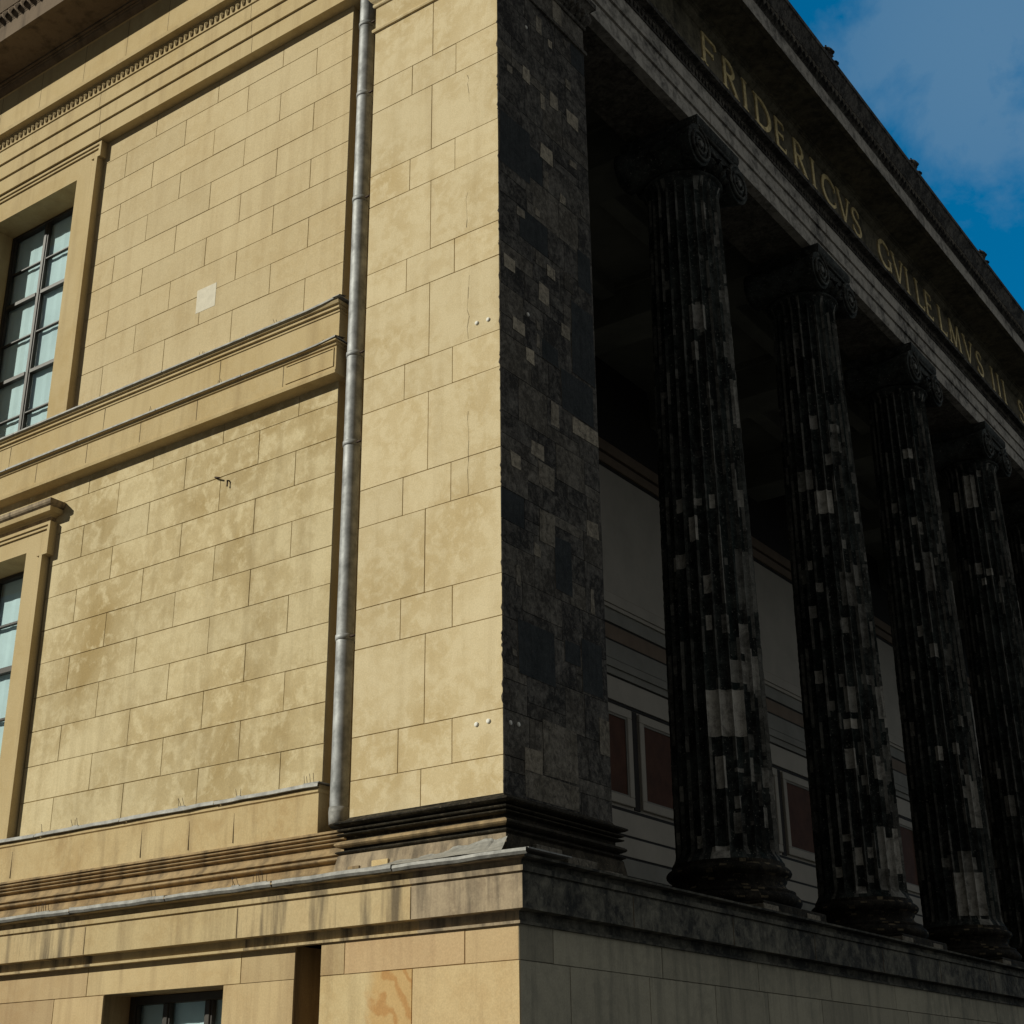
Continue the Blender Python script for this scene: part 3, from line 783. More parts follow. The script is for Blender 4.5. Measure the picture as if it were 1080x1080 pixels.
mb = MB(); sweep(mb, fri, 0, 0, XL, YR, ('trim', 'frieze'), tones=(.5, .0), step=10)
for x in (-13, -11.6, -10.5, -9.42, -8.3, -7.26, -6.3, -4.9, -3.4): mb.box(x - .003, x + .003, -.0015, .01, 12.40, 13.38, 'crack')
frieze = mb.build('frieze', museum, 'plain frieze band, inscribed with gilded letters over the columns')
bed = [(.02, 13.39)] + arc(.03, 13.40, .10, 13.49, .015, 3) + [(.12, 13.495), (.12, 13.52), (.16, 13.525), (.16, 13.56), (.70, 13.575), (.715, 13.55), (.80, 13.55), (.805, 13.86), (.815, 13.87), (.815, 13.89)] + arc(.82, 13.89, .87, 14.02, .02, 4) + [(.88, 14.02), (.88, 14.06), (.90, 14.065)] + arc(.90, 14.07, 1.0, 14.36, .0, 2) + [(1.02, 14.37), (1.02, 14.46), (.9, 14.48), (-1.5, 14.75)]
cm = ['crust'] * 40
cm_front = ['frieze'] * 11 + ['crust_arch'] * 1 + ['crust'] * 40
mb = MB(); sweep(mb, bed, 0, 0, XL, YR, ('cornice_brown', cm_front), tones=(.45, .0), step=12)
y = -.8
while y < 40:
    leaf(mb, (.90, y, 14.03), (1, 0, 0), (0, 1, 0), .13, .15, 'crust', .12 + .1 * random.random()); y += .16
x = .7
while x > -13:
    leaf(mb, (x, -.90, 14.03), (0, -1, 0), (1, 0, 0), .13, .15, 'cornice_brown', .5); x -= .16
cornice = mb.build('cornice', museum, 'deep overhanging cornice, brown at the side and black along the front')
# weathered stone ornaments on the edge of the roof
ORN = ['nearest weathered stone ornament on the roof edge, above the letters RID', 'second stone ornament along the roof edge, between the nearest and the farthest one', 'farthest small stone ornament on the roof edge, near the right of the picture']
for k in range(3):
    y = 8.78 + 4.07 * k
    orn = bpy.data.objects.new('roof_ornament', None); COL.objects.link(orn); orn.location = (.9, y, ZO + 14.46)
    orn['label'] = ORN[k]; orn['category'] = 'ornament'; orn['group'] = 'stone ornaments along the roof edge'
    def ob(mb, nm):
        o = mb.build(nm); o.data.transform(Matrix.Translation((-.9, -y, -(ZO + 14.46)))); o.parent = orn
    K = .66
    def T(pts): return [(.9 + (p[0] - .9) * K, y + (p[1] - y) * K * 1.05, 14.44 + (p[2] - 14.44) * K) for p in pts]
    mb = MB()
    mb.tube(T([(.90, y, 14.44), (.91, y, 14.56), (.94, y, 14.68), (.98, y, 14.78), (1.0, y, 14.84)]), [.10, .115, .125, .11, .05], 'crust', 10, .0)
    for s_ in (-1, 1):
        mb.tube(T([(.95, y + s_ * .12, 14.60), (.98, y + s_ * .19, 14.72), (1.0, y + s_ * .15, 14.81)]), [.045, .055, .02], 'crust', 6, .0)
    mb.tube(T([(.95, y, 14.66), (1.09, y, 14.67), (1.14, y, 14.62)]), [.07, .065, .03], 'crust', 8, .0)
    ob(mb, 'palmette')
    mb = MB(); mb.tube(T([(.90, y + .28, 14.42), (.94, y + .40, 14.54), (.98, y + .44, 14.66), (.99, y + .43, 14.70)]), [.08, .085, .08, .03], 'crust', 8, .0); ob(mb, 'scroll')
# roof and body of the building behind
mb = MB()
mb.face([(-14.5, 46, 14.74), (-14.5, -1.5 + 3, 14.74), (-1.5, 1.5, 14.74), (-1.5, 46, 14.74)], 'zinc_dull')
mb.face([(XL, .74, -4.5), (-2, .74, -4.5), (-2, .74, 14.5), (XL, .74, 14.5)], 'inner_dark')
mb.face([(XL, 2.0, -.75), (-2.0, 2.0, -.75), (-2.0, 2.0, 12.6), (XL, 2.0, 12.6)], 'inner_grey')
mb.build('roof', museum)

# --- inscription: gilded capitals, one object each -----------------------------------------
def stroke(a, b, w): return ('s', a, b, w)
TH, TN = .145, .085      # thick and thin strokes (letter height 1)
def circ(cx, cy, rx, ry, a0, a1, n=14):
    return [(cx + rx * math.cos(R(a0 + (a1 - a0) * i / n)), cy + ry * math.sin(R(a0 + (a1 - a0) * i / n))) for i in range(n + 1)]
def poly(pts, w0, w1=None):
    """stroke along points with width that swells in the middle"""
    w1 = w1 or w0; out = []; n = len(pts) - 1
    for i in range(n):
        f0 = math.sin(math.pi * i / n); f1 = math.sin(math.pi * (i + 1) / n)
        out.append((pts[i], pts[i + 1], w0 + (w1 - w0) * f0, w0 + (w1 - w0) * f1))
    return out
def line(a, b, w): return [(a, b, w, w)]
def serif(x, y): return [((x - .11, y), (x + .11, y), .045, .045)]
GL = {
 'F': (.52, line((.1, 0), (.1, 1), TH) + line((.1, .97), (.5, .97), TN) + line((.1, .52), (.40, .52), TN) + line((.48, .97), (.5, .82), TN) + line((.40, .60), (.40, .43), .04) + serif(.1, .02)),
 'R': (.66, line((.1, 0), (.1, 1), TH) + poly([(.1, .97), (.28, .97)] + circ(.28, .735, .22, .235, 80, -80, 8) + [(.28, .5), (.1, .5)], TN, TH) + line((.30, .5), (.62, .02), TH) + serif(.1, .02) + serif(.60, .02)),
 'I': (.22, line((.11, 0), (.11, 1), TH) + serif(.11, .02) + serif(.11, .98)),
 'D': (.78, line((.1, 0), (.1, 1), TH) + poly([(.1, .97), (.3, .97)] + circ(.28, .5, .44, .47, 80, -80, 12) + [(.3, .03), (.1, .03)], TN, TH + .03) + serif(.08, .02) + serif(.08, .98)),
 'E': (.54, line((.1, 0), (.1, 1), TH) + line((.1, .97), (.48, .97), TN) + line((.1, .52), (.42, .52), TN) + line((.1, .03), (.5, .03), TN) + line((.47, .97), (.49, .83), .05) + line((.42, .61), (.42, .43), .04) + line((.5, .03), (.53, .18), .05)),
 'C': (.76, poly(circ(.46, .5, .40, .48, 40, 320, 18), TN, TH + .02) + line((.765, .85), (.765, .68), .05) + line((.765, .15), (.765, .3), .04)),
 'V': (.76, line((.06, 1), (.38, 0), TH) + line((.38, 0), (.70, 1), TN + .01) + serif(.08, .98) + serif(.69, .98)),
 'S': (.52, poly(circ(.27, .745, .19, .225, 40, 250, 10) + [(.3, .5)] + circ(.26, .26, .20, .235, 70, -150, 10), TN, TH) + line((.42, .93), (.42, .77), .05) + line((.06, .08), (.06, .26), .05)),
 'G': (.80, poly(circ(.46, .5, .40, .48, 45, 330, 18), TN, TH + .02) + line((.76, .05), (.76, .42), TH) + serif(.76, .43) + line((.745, .85), (.745, .68), .05)),
 'L': (.52, line((.1, 0), (.1, 1), TH) + line((.1, .03), (.48, .03), TN) + line((.48, .03), (.51, .2), .05) + serif(.1, .98)),
 'M': (.96, line((.1, 0), (.18, 1), TN + .01) + line((.18, 1), (.47, .02), TH) + line((.47, .02), (.78, 1), TN + .01) + line((.78, 1), (.86, 0), TH) + serif(.1, .02) + serif(.86, .02)),
 'T': (.62, line((.31, 0), (.31, 1), TH) + line((.02, .97), (.60, .97), TN) + line((.02, .97), (.0, .82), .05) + line((.6, .97), (.62, .82), .05) + serif(.31, .02)),
 'O': (.86, poly(circ(.43, .5, .39, .48, 90, 450, 24), TH, TH)),
 'A': (.76, line((.06, 0), (.37, 1), TN + .01) + line((.37, 1), (.70, 0), TH) + line((.17, .36), (.58, .36), TN) + serif(.06, .02) + serif(.70, .02)),
 'N': (.80, line((.1, 0), (.1, 1), TN + .01) + line((.08, 1), (.70, 0), TH) + line((.70, 0), (.70, 1), TN + .01) + serif(.1, .02) + serif(.7, .98)),
 'Q': (.86, poly(circ(.43, .5, .39, .48, 90, 450, 24), TH, TH) + line((.5, .04), (.86, -.12), TN + .02)),
}
H = .62
LET = [('F', 5.58), ('R', 6.33), ('I', 7.05), ('D', 7.50), ('E', 8.27), ('R', 9.02), ('I', 9.78), ('C', 10.22), ('V', 10.94), ('S', 11.60),
       ('G', 12.90), ('V', 13.66), ('I', 14.37), ('L', 14.93), ('E', 15.47), ('L', 16.27), ('M', 16.88), ('V', 17.85), ('S', 18.68),
       ('I', 19.74), ('I', 20.16), ('I', 20.58), ('S', 21.75), ('T', 22.35), ('V', 22.95), ('D', 23.7)]
for ch, y0 in LET:
    mb = MB(); d0, d1 = -.01, .022; KX = H * {'F': 1.7, 'S': 1.45, 'L': 1.4}.get(ch, 1.28)
    kk = 0
    for a, b, w0, w1 in GL[ch][1]:
        kk += 1; dd = d1 + .0006 * (kk % 5)
        ax, az = a[0] * KX, a[1] * H; bx, bz_ = b[0] * KX, b[1] * H
        dx, dz = bx - ax, bz_ - az; L_ = math.hypot(dx, dz) or 1
        nx, nz = -dz / L_, dx / L_; ex, ez = dx / L_ * .004, dz / L_ * .004
        q_ = [(ax - nx * w0 * H / 2 - ex, az - nz * w0 * H / 2 - ez), (bx - nx * w1 * H / 2 + ex, bz_ - nz * w1 * H / 2 + ez), (bx + nx * w1 * H / 2 + ex, bz_ + nz * w1 * H / 2 + ez), (ax + nx * w0 * H / 2 - ex, az + nz * w0 * H / 2 - ez)]
        F = [(dd, y0 + p, 12.745 + r_) for p, r_ in q_]; B_ = [(d0, y0 + p, 12.745 + r_) for p, r_ in q_]
        mb.face(F, 'gold')
        for k in range(4): mb.face([B_[k], B_[(k + 1) % 4], F[(k + 1) % 4], F[k]], 'gold')
    mb.build('gilded_letter', frieze, 'gilded raised capital ' + ch)

# --- portico: floor, ceiling, back wall -------------------------------------------------------
mb = MB()
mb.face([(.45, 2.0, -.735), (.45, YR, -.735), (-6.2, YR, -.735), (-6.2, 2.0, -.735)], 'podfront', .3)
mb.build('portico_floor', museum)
mb = MB()
mb.face([(-1.0, 1.9, 12.1), (-1.0, YR, 12.1), (-6.2, YR, 12.1), (-6.2, 1.9, 12.1)], 'ceil')
for y in [1.32] + COLY:
    mb.box(-6.1, -1.09, y - .45, y + .45, 11.26, 12.11, 'ceil', bev=.01)
    mb.box(-6.1, -1.09, y - .52, y - .452, 11.95, 12.105, 'ceil'); mb.box(-6.1, -1.09, y + .452, y + .52, 11.95, 12.105, 'ceil')
for a, b in zip(COLY, COLY[1:]):
    for xx in (-2.6, -4.3):
        mb.box(xx - .16, xx + .16, a + .52, b - .52, 11.8, 12.108, 'ceil', bev=.01)
for xx in (-2.6, -4.3):
    mb.box(xx - .16, xx + .16, 1.84, COLY[0] - .52, 11.8, 12.108, 'ceil', bev=.01)
mb.build('portico_ceiling', museum, 'coffered ceiling of the portico with cross beams')
IW = -6.0
mb = MB()
def strip(z0, z1, mat, e=0.0, tone=.5):
    """horizontal band of the painted wall standing e proud"""
    mb.box(IW - .3, IW + e, 2.01, YR, z0, z1, mat, tone)
strip(-.75, -.3, 'inner_grey', .06); strip(-.3, .5, 'inner_pale', .02); strip(.5, .56, 'inner_dark', .01); strip(.56, 1.18, 'inner_pale', .0)
strip(1.18, 1.24, 'inner_dark', .02); strip(1.24, 1.55, 'inner_grey', .03); strip(1.55, 1.60, 'inner_dark', .015); strip(1.60, 1.95, 'inner_pale', .03)
strip(1.95, 2.0, 'inner_dark', .015); strip(2.0, 2.43, 'inner_pale', .025); strip(2.43, 2.50, 'inner_dark', .0)
strip(2.50, 4.50, 'inner_pale', -.02)
strip(4.50, 4.56, 'inner_dark', .0); strip(4.56, 5.02, 'inner_pale', .03); strip(5.02, 5.06, 'inner_dark', .01); strip(5.06, 5.20, 'inner_grey', .05)
strip(5.20, 5.36, 'inner_grey', .09); strip(5.36, 5.41, 'inner_dark', .0); strip(5.41, 5.76, 'inner_grey', .02); strip(5.76, 5.80, 'inner_dark', .01)
strip(5.80, 6.10, 'inner_brown', .02); strip(6.10, 6.14, 'inner_dark', .01); strip(6.14, 6.42, 'inner_grey', .04); strip(6.42, 6.50, 'inner_pale', .08)
strip(6.50, 6.72, 'inner_pale', .11); strip(6.72, 6.80, 'inner_brown', .0); strip(6.80, 9.55, 'inner_pale', -.01); strip(9.55, 9.62, 'inner_dark', .0)
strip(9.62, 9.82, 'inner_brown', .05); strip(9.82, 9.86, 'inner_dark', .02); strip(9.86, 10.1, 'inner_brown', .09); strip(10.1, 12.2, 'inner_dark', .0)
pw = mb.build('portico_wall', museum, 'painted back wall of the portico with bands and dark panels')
y = 12.865 - 2.15 * 4
k = 0
while y < 34:
    mb = MB()
    a, b, c, d = y, y + 1.86, 2.56, 4.46
    mb.box(IW - .05, IW + .0, a + .19, b - .19, c + .19, d - .19, 'inner_red')
    for (p, q_, r_, s_) in ((a, b, c, c + .17), (a, b, d - .17, d), (a, a + .17, c + .17, d - .17), (b - .17, b, c + .17, d - .17)):
        mb.box(IW - .05, IW + .045, p, q_, r_, s_, 'inner_pale', bev=.012)
    for (p, q_, r_, s_) in ((a + .17, b - .17, c + .17, c + .21), (a + .17, b - .17, d - .21, d - .17), (a + .17, a + .21, c + .21, d - .21), (b - .21, b - .17, c + .21, d - .21)):
        mb.box(IW - .05, IW + .02, p, q_, r_, s_, 'inner_grey')
    mb.box(IW - .05, IW + .003, b + .04, b + .25, 2.52, 4.48, 'inner_dark')
    mb.build('painted_panel', pw, None)
    y += 2.15
for k in range(9):
    y = 10.4 + 3.2 * k - 6.4
    mb = MB(); mb.box(IW - .05, IW + .03, y, y + 2.4, .6, 1.14, 'inner_red', bev=.01); mb.build('dado_panel', pw)

# --- columns -------------------------------------------------------------------------------------
P_C = {
0: [(-103,-92,4.84,5.02),(-86,-73,4.34,4.71),(-75,-64,4.88,5.01),(-55,-48,4.84,5.02),(-70,-60,3.58,3.83),(-69,-63,3.08,3.28),(-51,-41,3.03,3.25),(-114,-91,4.01,4.19),(-22,25,3.46,4.35),(-45,0,2.32,2.66),(-30,-14,2.76,3.16),(-16,25,7.26,7.48),(-2,25,6.19,7.05),(-16,-4,4.79,5.49),(-39,-24,2.39,2.64),(-21,2,2.32,2.78),(-75,-31,1.59,2.22),(-71,-58,0.95,1.33),(-50,-42,0.68,0.84),(-24,-19,1.03,1.33),(-4,20,0.93,1.25),(-101,-90,0.21,0.36),(-80,-61,0.04,0.2),(-66,-41,7.68,8.1),(-16,25,8.35,8.55)],
1: [(-75,-63,7.81,8.04),(-41,-21,7.75,7.92),(-105,-81,6.72,7.07),(-79,-49,6.22,6.66),(-32,-21,7.4,7.6),(-103,-94,5.32,5.47),(-89,-79,4.89,5.04),(-104,-95,4.45,4.65),(-53,-29,4.64,5.19),(-32,-18,5.01,5.37),(-32,-14,3.96,4.67),(-105,-95,3.37,3.61),(-71,-63,3.29,3.46),(-36,-9,3.21,3.48),(-65,-47,2.87,3.27),(-89,-80,2.89,3.04),(-69,-50,2.59,2.76),(-73,-58,1.99,2.31),(-7,21,2.7,3.4),(-8,21,2.09,2.36),(-32,-7,1.84,2.04),(-52,-42,1.73,1.85),(-32,9,1.75,2.06),(-87,-76,0.87,1.0),(-72,-63,0.5,0.77),(-55,-47,0.63,0.78),(-38,8,0.47,1.05),(-43,-7,0.05,0.44),(-102,-92,0.34,0.51),(-76,-63,0.09,0.22)],
2: [(-70,-50,8.89,9.12),(-70,-61,7.48,7.62),(-109,-100,6.99,7.23),(-57,-37,6.15,6.93),(-74,-65,6.55,6.72),(-68,-53,4.84,5.08),(-85,-76,5.27,5.44),(-79,-67,2.92,3.16),(-49,-38,3.01,3.2),(-34,-10,1.82,2.58),(-66,-44,0.19,1.32),(-78,-25,0.19,0.94),(-92,-81,1.06,1.19),(-43,-27,0.0,0.17)],
3: [(-95,-65,9.34,10.16),(-122,-112,9.36,9.84),(-96,-78,7.81,8.05),(-69,-54,7.74,7.9),(-82,-72,7.51,7.67),(-108,-99,3.37,3.58),(-99,-80,2.59,3.03)],
}
NF = 24
ZB, ZT = .05, 10.42
def col_r(z):
    t = max(0, min(1, (z - ZB) / (ZT - ZB)))
    r = .672 - .112 * t ** 1.5
    if z < ZB + .14: r += .05 * ((ZB + .14 - z) / .14) ** 2
    if z > ZT - .10: r += .03 * ((z - ZT + .10) / .10) ** 2
    return r
def shaft_mesh(idx, patches):
    """fluted, tapered shaft; every flute/short length is one stone cell with its own tone"""
    rng = random.Random(77 + idx)
    zs = [ZB, ZB + .05, ZB + .10, ZB + .16]; z = ZB + .16
    while z < ZT - .2: z += .052; zs.append(z)
    zs = [q for q in zs if q < ZT - .17] + [ZT - .16, ZT - .11, ZT - .06, ZT - .02, ZT]
    per = 6
    na = NF * per
    mb = MB(); rows = []
    for z in zs:
        r = col_r(z); row = []
        fl = 1.0
        if z < ZB + .15: fl = max(0, (z - ZB - .06) / .09)
        if z > ZT - .17: fl = max(0, (ZT - .08 - z) / .09)
        for k in range(na):
            th = 2 * math.pi * k / na; u = (k % per) / per
            d = 0 if u == 0 else (math.sqrt(max(0, 1 - ((u - .5) / .46) ** 2)) if abs(u - .5) < .46 else 0)
            chip = rng.uniform(0, .008) if (k % per) == 0 else 0
            rr = r - fl * (.066 * d * r / .67) - chip
            row.append((COLX + rr * math.cos(th), rr * math.sin(th), z))
        rows.append(row)
    # inserts let into the flutes: each face of the shaft (2.5 degrees) carries its own tone
    light = [[0.0] * na for _ in zs]
    st_ = 360 / na
    def insert(a0, a1, z0, z1, v):
        for j in range(na):
            c = ((j + .5) * st_ + 180) % 360 - 180
            if a0 <= c <= a1:
                for i, z in enumerate(zs):
                    if z0 - .02 <= z < z1 - .02: light[i][j] = max(light[i][j], v)
    for (a0, a1, z0, z1) in patches:
        v = rng.uniform(.4, .9) if a1 < -45 else rng.uniform(.25, .7)
        if a1 - a0 > 40 and a1 < -20: v = .9
        if a1 - a0 > 20:      # several stones of different height side by side
            a = a0
            while a < a1:
                w_ = min(15, a1 - a); insert(a, a + w_, z0 + (rng.uniform(-.12, .12) if a0 > -45 else 0), z1 + (rng.uniform(-.12, .12) if a0 > -45 else 0), v * rng.uniform(.7, 1.05)); a += w_
        else: insert(a0, a1, z0, z1, v)
    for _ in range(120):
        c = rng.choice((rng.uniform(-60, 60), rng.uniform(-180, 180)))
        pz = rng.random() ** 1.2 * (ZT - ZB) + ZB
        insert(c, c + rng.choice((5, 7.5, 7.5, 10, 12)), pz, pz + rng.uniform(.08, .3), rng.choice((.05, .1, .15, .25, .45)))
    # worn arrises with painted highlights: broken pale edges, paler towards the street
    arr = [[0.0] * NF for _ in zs]
    for f in range(NF):
        c = (f * 360 / NF + 180) % 360 - 180
        ex = -60 < c < 70
        i = 0
        while i < len(zs):
            n_ = rng.randrange(1, 14); v = rng.choice((0, .05, .1, .18, .28, .42)) * (1.0 if ex else .6)
            for k in range(i, min(len(zs), i + n_)): arr[k][f] = v
            i += n_
    def tn(i, j):
        f = (j // per) % NF; t = light[i][j]
        if j % per == 0: t = max(t, arr[i][f])
        elif j % per == per - 1: t = max(t, arr[i][(f + 1) % NF] * .8)
        return min(1, t)
    mb.grid(rows, 'crust_col', tn, smooth=False, close=True)
    # mouldings at top of the shaft
    lathe = [(col_r(ZT), ZT)] + arc(col_r(ZT) + .01, ZT + .005, col_r(ZT) + .01, ZT + .065, .03, 4) + [(.55, ZT + .075), (.55, ZT + .12)]
    n = 40
    mb.grid([[(COLX + r * math.cos(2 * math.pi * k / n), r * math.sin(2 * math.pi * k / n), z) for k in range(n)] for r, z in lathe], 'crust_col', .03, True, True)
    return mb
def base_mb():
    mb = MB(); n = 56
    pf = [(.715, .055), (.725, .045), (.725, .0)] + arc(.74, .0, .74, -.15, .065, 6) + [(.735, -.155), (.735, -.18)] + arc(.735, -.18, .82, -.32, -.06, 5) + [(.835, -.32), (.835, -.345)] + arc(.83, -.35, .83, -.54, .075, 7) + [(.82, -.545)]
    mb.grid([[(COLX + r * math.cos(2 * math.pi * k / n), r * math.sin(2 * math.pi * k / n), z) for k in range(n)] for r, z in pf], 'crust_base', lambda i, j: .0 if random.random() < .94 else rnd(.1, .5), True, True)
    mb.box(COLX - .90, COLX + .90, -.90, .90, -.738, -.535, 'crust_base', .05, bev=.015)
    for (a, b, c, d) in ((COLX + .45, COLX + .904, -.904, -.5), (COLX + .6, COLX + .904, .3, .7)):
        mb.box(a, b, c, d, -.70, -.57, 'crust', .4, bev=.01)
    return mb
def capital_mb():
    mb = MB(); n = 48
    # echinus
    pf = [(.56, ZT + .10), (.57, ZT + .12)] + arc(.58, ZT + .12, .69, ZT + .31, .05, 5) + [(.66, ZT + .33)]
    mb.grid([[(COLX + r * math.cos(2 * math.pi * k / n), r * math.sin(2 * math.pi * k / n), z) for k in range(n)] for r, z in pf], 'crust_col', .02, True, True)
    for k in range(20):
        t = 2 * math.pi * (k + .5) / 20
        mb.tube([(COLX + r * math.cos(t), r * math.sin(t), z) for r, z in ((.60, ZT + .12), (.68, ZT + .20), (.72, ZT + .30))], [.02, .06, .055], 'crust_col', 6, .08)
    VZ, VY, VR = ZT + .30, .63, .335
    xf, xb = COLX + .66, COLX - .66
    # bolsters: waisted rolls running front to back on each side
    for s_ in (-1, 1):
        pts = []; rr = []
        for i in range(17):
            t = i / 16; x = xb + (xf - xb) * t
            w = .72 + .28 * abs(2 * t - 1) ** 1.3
            if .42 < t < .58: w += .05
            pts.append((x, s_ * VY, VZ + (1 - w) * .10)); rr.append(VR * w)
        mb.tube(pts, rr, 'crust_col', 26, .03)
        for (x, dr) in ((xf, 1), (xb, -1)):
            # spiral fillet
            sp = []
            for i in range(58):
                a = i / 57 * 2.4 * 2 * math.pi
                r = VR * (1 - .07) * (1 - i / 57 * .83)
                sp.append((x + dr * .018, s_ * (VY - 0) - s_ * r * math.sin(a), VZ + r * math.cos(a)))
            mb.tube(sp, .028, 'crust_col', 6, .10)
            mb.tube([(x, s_ * VY, VZ), (x + dr * .05, s_ * VY, VZ)], [.075, .05], 'crust_col', 10, .25)
    # channel block linking the volutes
    for (x0, x1) in ((COLX + .46, xf - .02), (xb + .02, COLX - .46)):
        mb.box(x0, x1, -VY, VY, VZ + .05, VZ + VR - .01, 'crust_col', .03, bev=.01)
    for (x, dr) in ((xf, 1), (xb, -1)):
        mb.tube([(x, -VY, VZ + VR - .03), (x, VY, VZ + VR - .03)], .028, 'crust_col', 6, .10)
        mb.tube([(x, -VY * .8, VZ + .10), (x, 0, VZ + .07), (x, VY * .8, VZ + .10)], .022, 'crust_col', 6, .08)
    mb.box(COLX - .5, COLX + .5, -VY, VY, VZ + .05, VZ + VR - .02, 'crust_col', .03)
    # abacus
    ab = [(.60, VZ + VR - .02)] + arc(.62, VZ + VR - .02, .69, VZ + VR + .10, .02, 4) + [(.69, 11.247)]
    rows = [[(COLX - r, -r, z), (COLX + r, -r, z), (COLX + r, r, z), (COLX - r, r, z)] for r, z in ab]
    mb.grid(rows, 'crust_col', .05, close=True); mb.face(rows[-1], 'crust_col', .05)
    return mb
LBL = ['nearest fluted column, with a large pale patch of three flutes low down', 'second fluted column, with many pale patches on its street side', 'third fluted column from the corner pier', 'fourth fluted column, pale streaked under its capital']
base0 = cap0 = None
shafts = {}
for i, y in enumerate(COLY):
    if i > 6: break
    c = bpy.data.objects.new('column', None); COL.objects.link(c); c.parent = museum
    c.location = (0, y, 0)
    if i < len(LBL): c['label'] = LBL[i]
    if i == 0:
        base0 = base_mb().build('column_base', c); cap0 = capital_mb().build('capital', c)
    else:
        for src in (base0, cap0):
            d = src.copy(); COL.objects.link(d); d.parent = c
    if i < 5: shafts[i] = shaft_mesh(i, P_C.get(i, [])).build('shaft', c)
    else:
        d = shafts[i - 3].copy(); COL.objects.link(d); d.parent = c

# ------------------------------------------------------------------ drainpipe
pipe = bpy.data.objects.new('drainpipe', None); COL.objects.link(pipe)
PX, PY = -2.275, .14
pipe.location = (PX, PY, ZO - .05)
pipe['label'] = 'long grey zinc drainpipe running down the slot beside the corner pier'; pipe['category'] = 'drainpipe'
def pbuild(mb, name, par):
    o = mb.build(name)
    o.data.transform(Matrix.Translation((-PX, -PY, -(ZO - .05))))
    o.parent = par; return o
cuts = [-.03, 2.05, 4.45, 5.65, 7.9, 9.55, 10.72, 11.3]
for a, b in zip(cuts, cuts[1:]):
    mb = MB(); mb.tube([(PX + rnd(-.003, .003), PY, a), (PX, PY, a + .02), (PX, PY, b - .06), (PX, PY, b + .03)], [.098, .101, .100, .098], 'zinc', 24)
    pbuild(mb, 'pipe_section', pipe)
for z_ in cuts[1:-1]:
    mb = MB(); mb.tube([(PX, PY, z_ - .03), (PX, PY, z_ - .025), (PX, PY, z_ + .03), (PX, PY, z_ + .035)], [.101, .110, .110, .101], 'zinc', 24)
    mb.tube([(PX + .10, PY - .03, z_), (PX + .19, PY - .03, z_)], .014, 'iron', 6)
    mb.tube([(PX, PY + .1, z_), (PX, .62, z_)], .016, 'iron', 6)
    pbuild(mb, 'pipe_clamp', pipe)
mb = MB(); mb.tube([(PX, PY, .16), (PX, PY, .10), (PX, PY, .02), (PX, PY - .02, -.05)], [.107, .111, .107, .09], 'zinc_dull', 24); pbuild(mb, 'pipe_shoe', pipe)

# ------------------------------------------------------------------ ground
me = bpy.data.meshes.new('ground')
me.from_pydata([(-600, -600, 0), (600, -600, 0), (600, 600, 0), (-600, 600, 0)], [], [(0, 1, 2, 3)])
me.materials.append(M['ground']); g = bpy.data.objects.new('ground', me); COL.objects.link(g); g['kind'] = 'structure'
g['label'] = 'stone paving in front of the museum'

# ------------------------------------------------------------------ light, sky, camera
SUN = Vector((-.75, -1.0, .65)).normalized()
el = math.asin(SUN.z); az = math.atan2(SUN.x, SUN.y)
SKYTINT = (.005, 1.32, 2.3, 1); FILL_CLOUDCOL = (4.2, 4.15, 3.85); WISPCOL = (1.8, 3.2, 4.7); CLOUDDIR = (-.155, .765, .625)
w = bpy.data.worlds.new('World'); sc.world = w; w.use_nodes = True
nt = w.node_tree; nt.nodes.clear()
def N(t): return nt.nodes.new(t)
out = N('ShaderNodeOutputWorld'); bg = N('ShaderNodeBackground'); sky = N('ShaderNodeTexSky')
sky.sky_type = 'NISHITA'; sky.sun_disc = False; sky.sun_elevation = el; sky.sun_rotation = az
sky.air_density = 1.0; sky.dust_density = .3; sky.ozone_density = 2.5
L_ = nt.links.new
def math_(op, a, b=0.0, c=None, clamp=False):
    m = N('ShaderNodeMath'); m.operation = op; m.use_clamp = clamp
    for k, v in enumerate((a, b) if c is None else (a, b, c)):
        if hasattr(v, 'is_linked'): L_(v, m.inputs[k])
        else: m.inputs[k].default_value = v
    return m.outputs[0]
def mixc(f, a, b):
    m = N('ShaderNodeMix'); m.data_type = 'RGBA'
    for sk, v in ((m.inputs[0], f), (m.inputs[6], a), (m.inputs[7], b)):
        if hasattr(v, 'is_linked'): L_(v, sk)
        else: sk.default_value = (*v, 1) if hasattr(v, '__len__') else v
    return m.outputs[2]
tc = N('ShaderNodeTexCoord')
def dotdir(v):
    d = N('ShaderNodeVectorMath'); d.operation = 'DOT_PRODUCT'; L_(tc.outputs['Generated'], d.inputs[0])
    d.inputs[1].default_value = Vector(v).normalized(); return d.outputs['Value']
def wnoise(sc_, det, rough, stretch=(1, 1, 1.6)):
    mp = N('ShaderNodeMapping'); mp.inputs['Scale'].default_value = stretch; L_(tc.outputs['Generated'], mp.inputs[0])
    ns = N('ShaderNodeTexNoise'); ns.inputs['Scale'].default_value = sc_; ns.inputs['Detail'].default_value = det
    ns.inputs['Roughness'].default_value = rough; ns.inputs['Distortion'].default_value = .25
    L_(mp.outputs[0], ns.inputs['Vector']); return ns.outputs['Fac']
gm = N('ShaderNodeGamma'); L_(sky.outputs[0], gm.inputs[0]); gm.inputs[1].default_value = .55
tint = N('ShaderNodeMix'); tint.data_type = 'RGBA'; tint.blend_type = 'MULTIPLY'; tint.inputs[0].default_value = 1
L_(gm.outputs[0], tint.inputs[6]); tint.inputs[7].default_value = SKYTINT
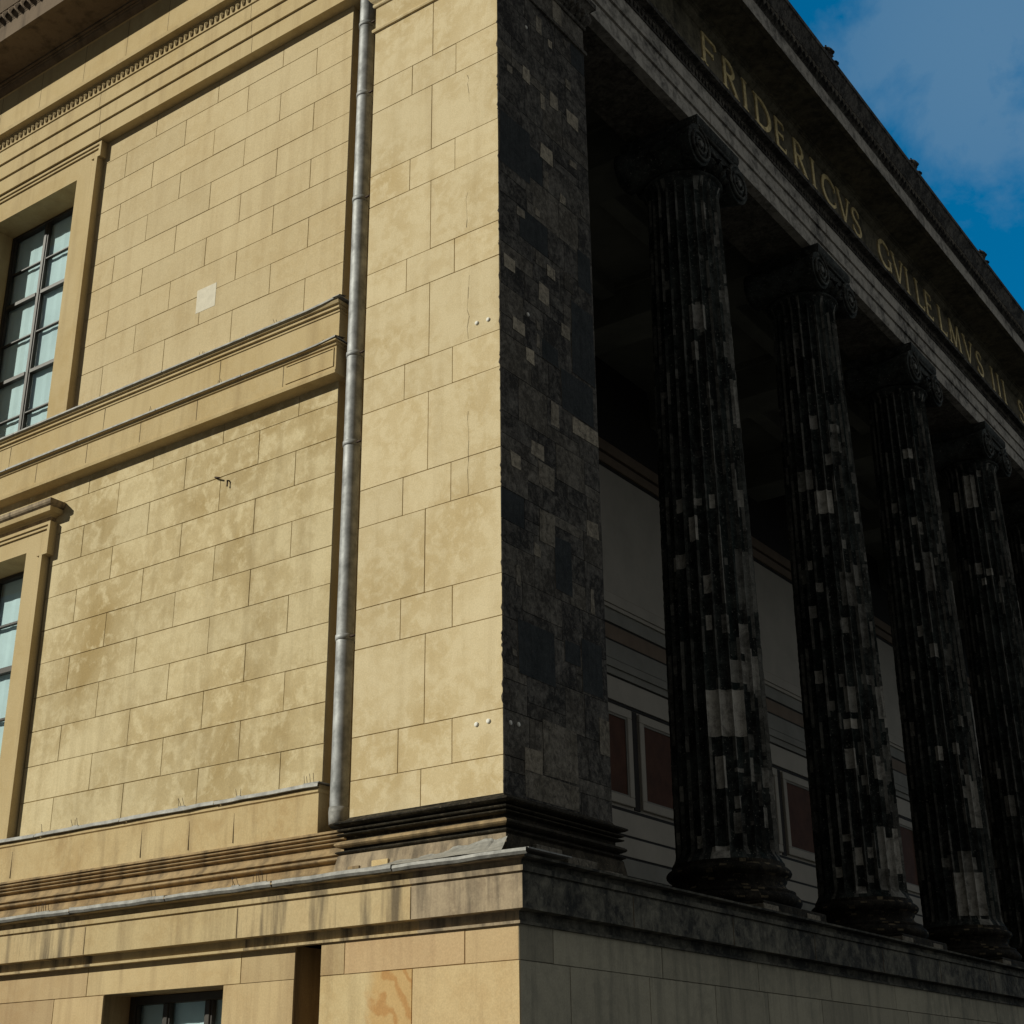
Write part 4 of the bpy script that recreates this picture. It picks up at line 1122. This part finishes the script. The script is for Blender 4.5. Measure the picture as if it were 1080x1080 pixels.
# unseen grey cloud added as neutral fill on the front, blue beyond the roof
fill_cov = math_('MULTIPLY_ADD', math_('ADD', dotdir((.95, -.12, .12)), math_('MULTIPLY', wnoise(2.4, 8, .6), .9)), 2.2, -.80, clamp=True)
base = mixc(math_('MULTIPLY', fill_cov, .92), tint.outputs[2], FILL_CLOUDCOL)
# unseen dim haze added behind the camera to deepen the side wall's shade
dim_mask = math_('MULTIPLY_ADD', dotdir((-.25, -1, .1)), 2.0, .35, clamp=True)
base = mixc(math_('MULTIPLY', dim_mask, .9), base, (.62, .58, .5))
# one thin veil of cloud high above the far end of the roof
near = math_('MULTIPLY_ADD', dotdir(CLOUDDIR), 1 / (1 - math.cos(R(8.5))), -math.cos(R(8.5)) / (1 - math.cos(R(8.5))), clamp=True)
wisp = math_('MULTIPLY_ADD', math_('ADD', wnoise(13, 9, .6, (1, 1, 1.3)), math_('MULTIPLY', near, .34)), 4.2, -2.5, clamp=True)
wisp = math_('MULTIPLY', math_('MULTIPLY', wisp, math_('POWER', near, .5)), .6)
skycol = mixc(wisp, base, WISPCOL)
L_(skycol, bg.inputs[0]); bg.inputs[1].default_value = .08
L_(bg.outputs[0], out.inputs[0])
ld = bpy.data.lights.new('sun', 'SUN'); ld.energy = 4.2; ld.angle = R(.53); ld.color = (1.0, .972, .835)
lo = bpy.data.objects.new('sun', ld); COL.objects.link(lo); lo.location = (-30, -40, 40)
lo.rotation_euler = (-SUN).to_track_quat('-Z', 'Y').to_euler()

cam = bpy.data.cameras.new('camera'); co = bpy.data.objects.new('camera', cam); COL.objects.link(co)
co.location = (8.16909, -11.31850, -2.93485 + ZO)
co.rotation_euler = (R(112.90304), R(.60940), R(35.62235))
cam.sensor_width = 36; cam.lens = 1518.274 / 1080 * 36; cam.clip_end = 3000; cam.clip_start = .1
sc.camera = co
sc.view_settings.view_transform = 'Standard'; sc.view_settings.look = 'None'
sc.view_settings.exposure = 0; sc.view_settings.gamma = 1
sc.cycles.max_bounces = 8
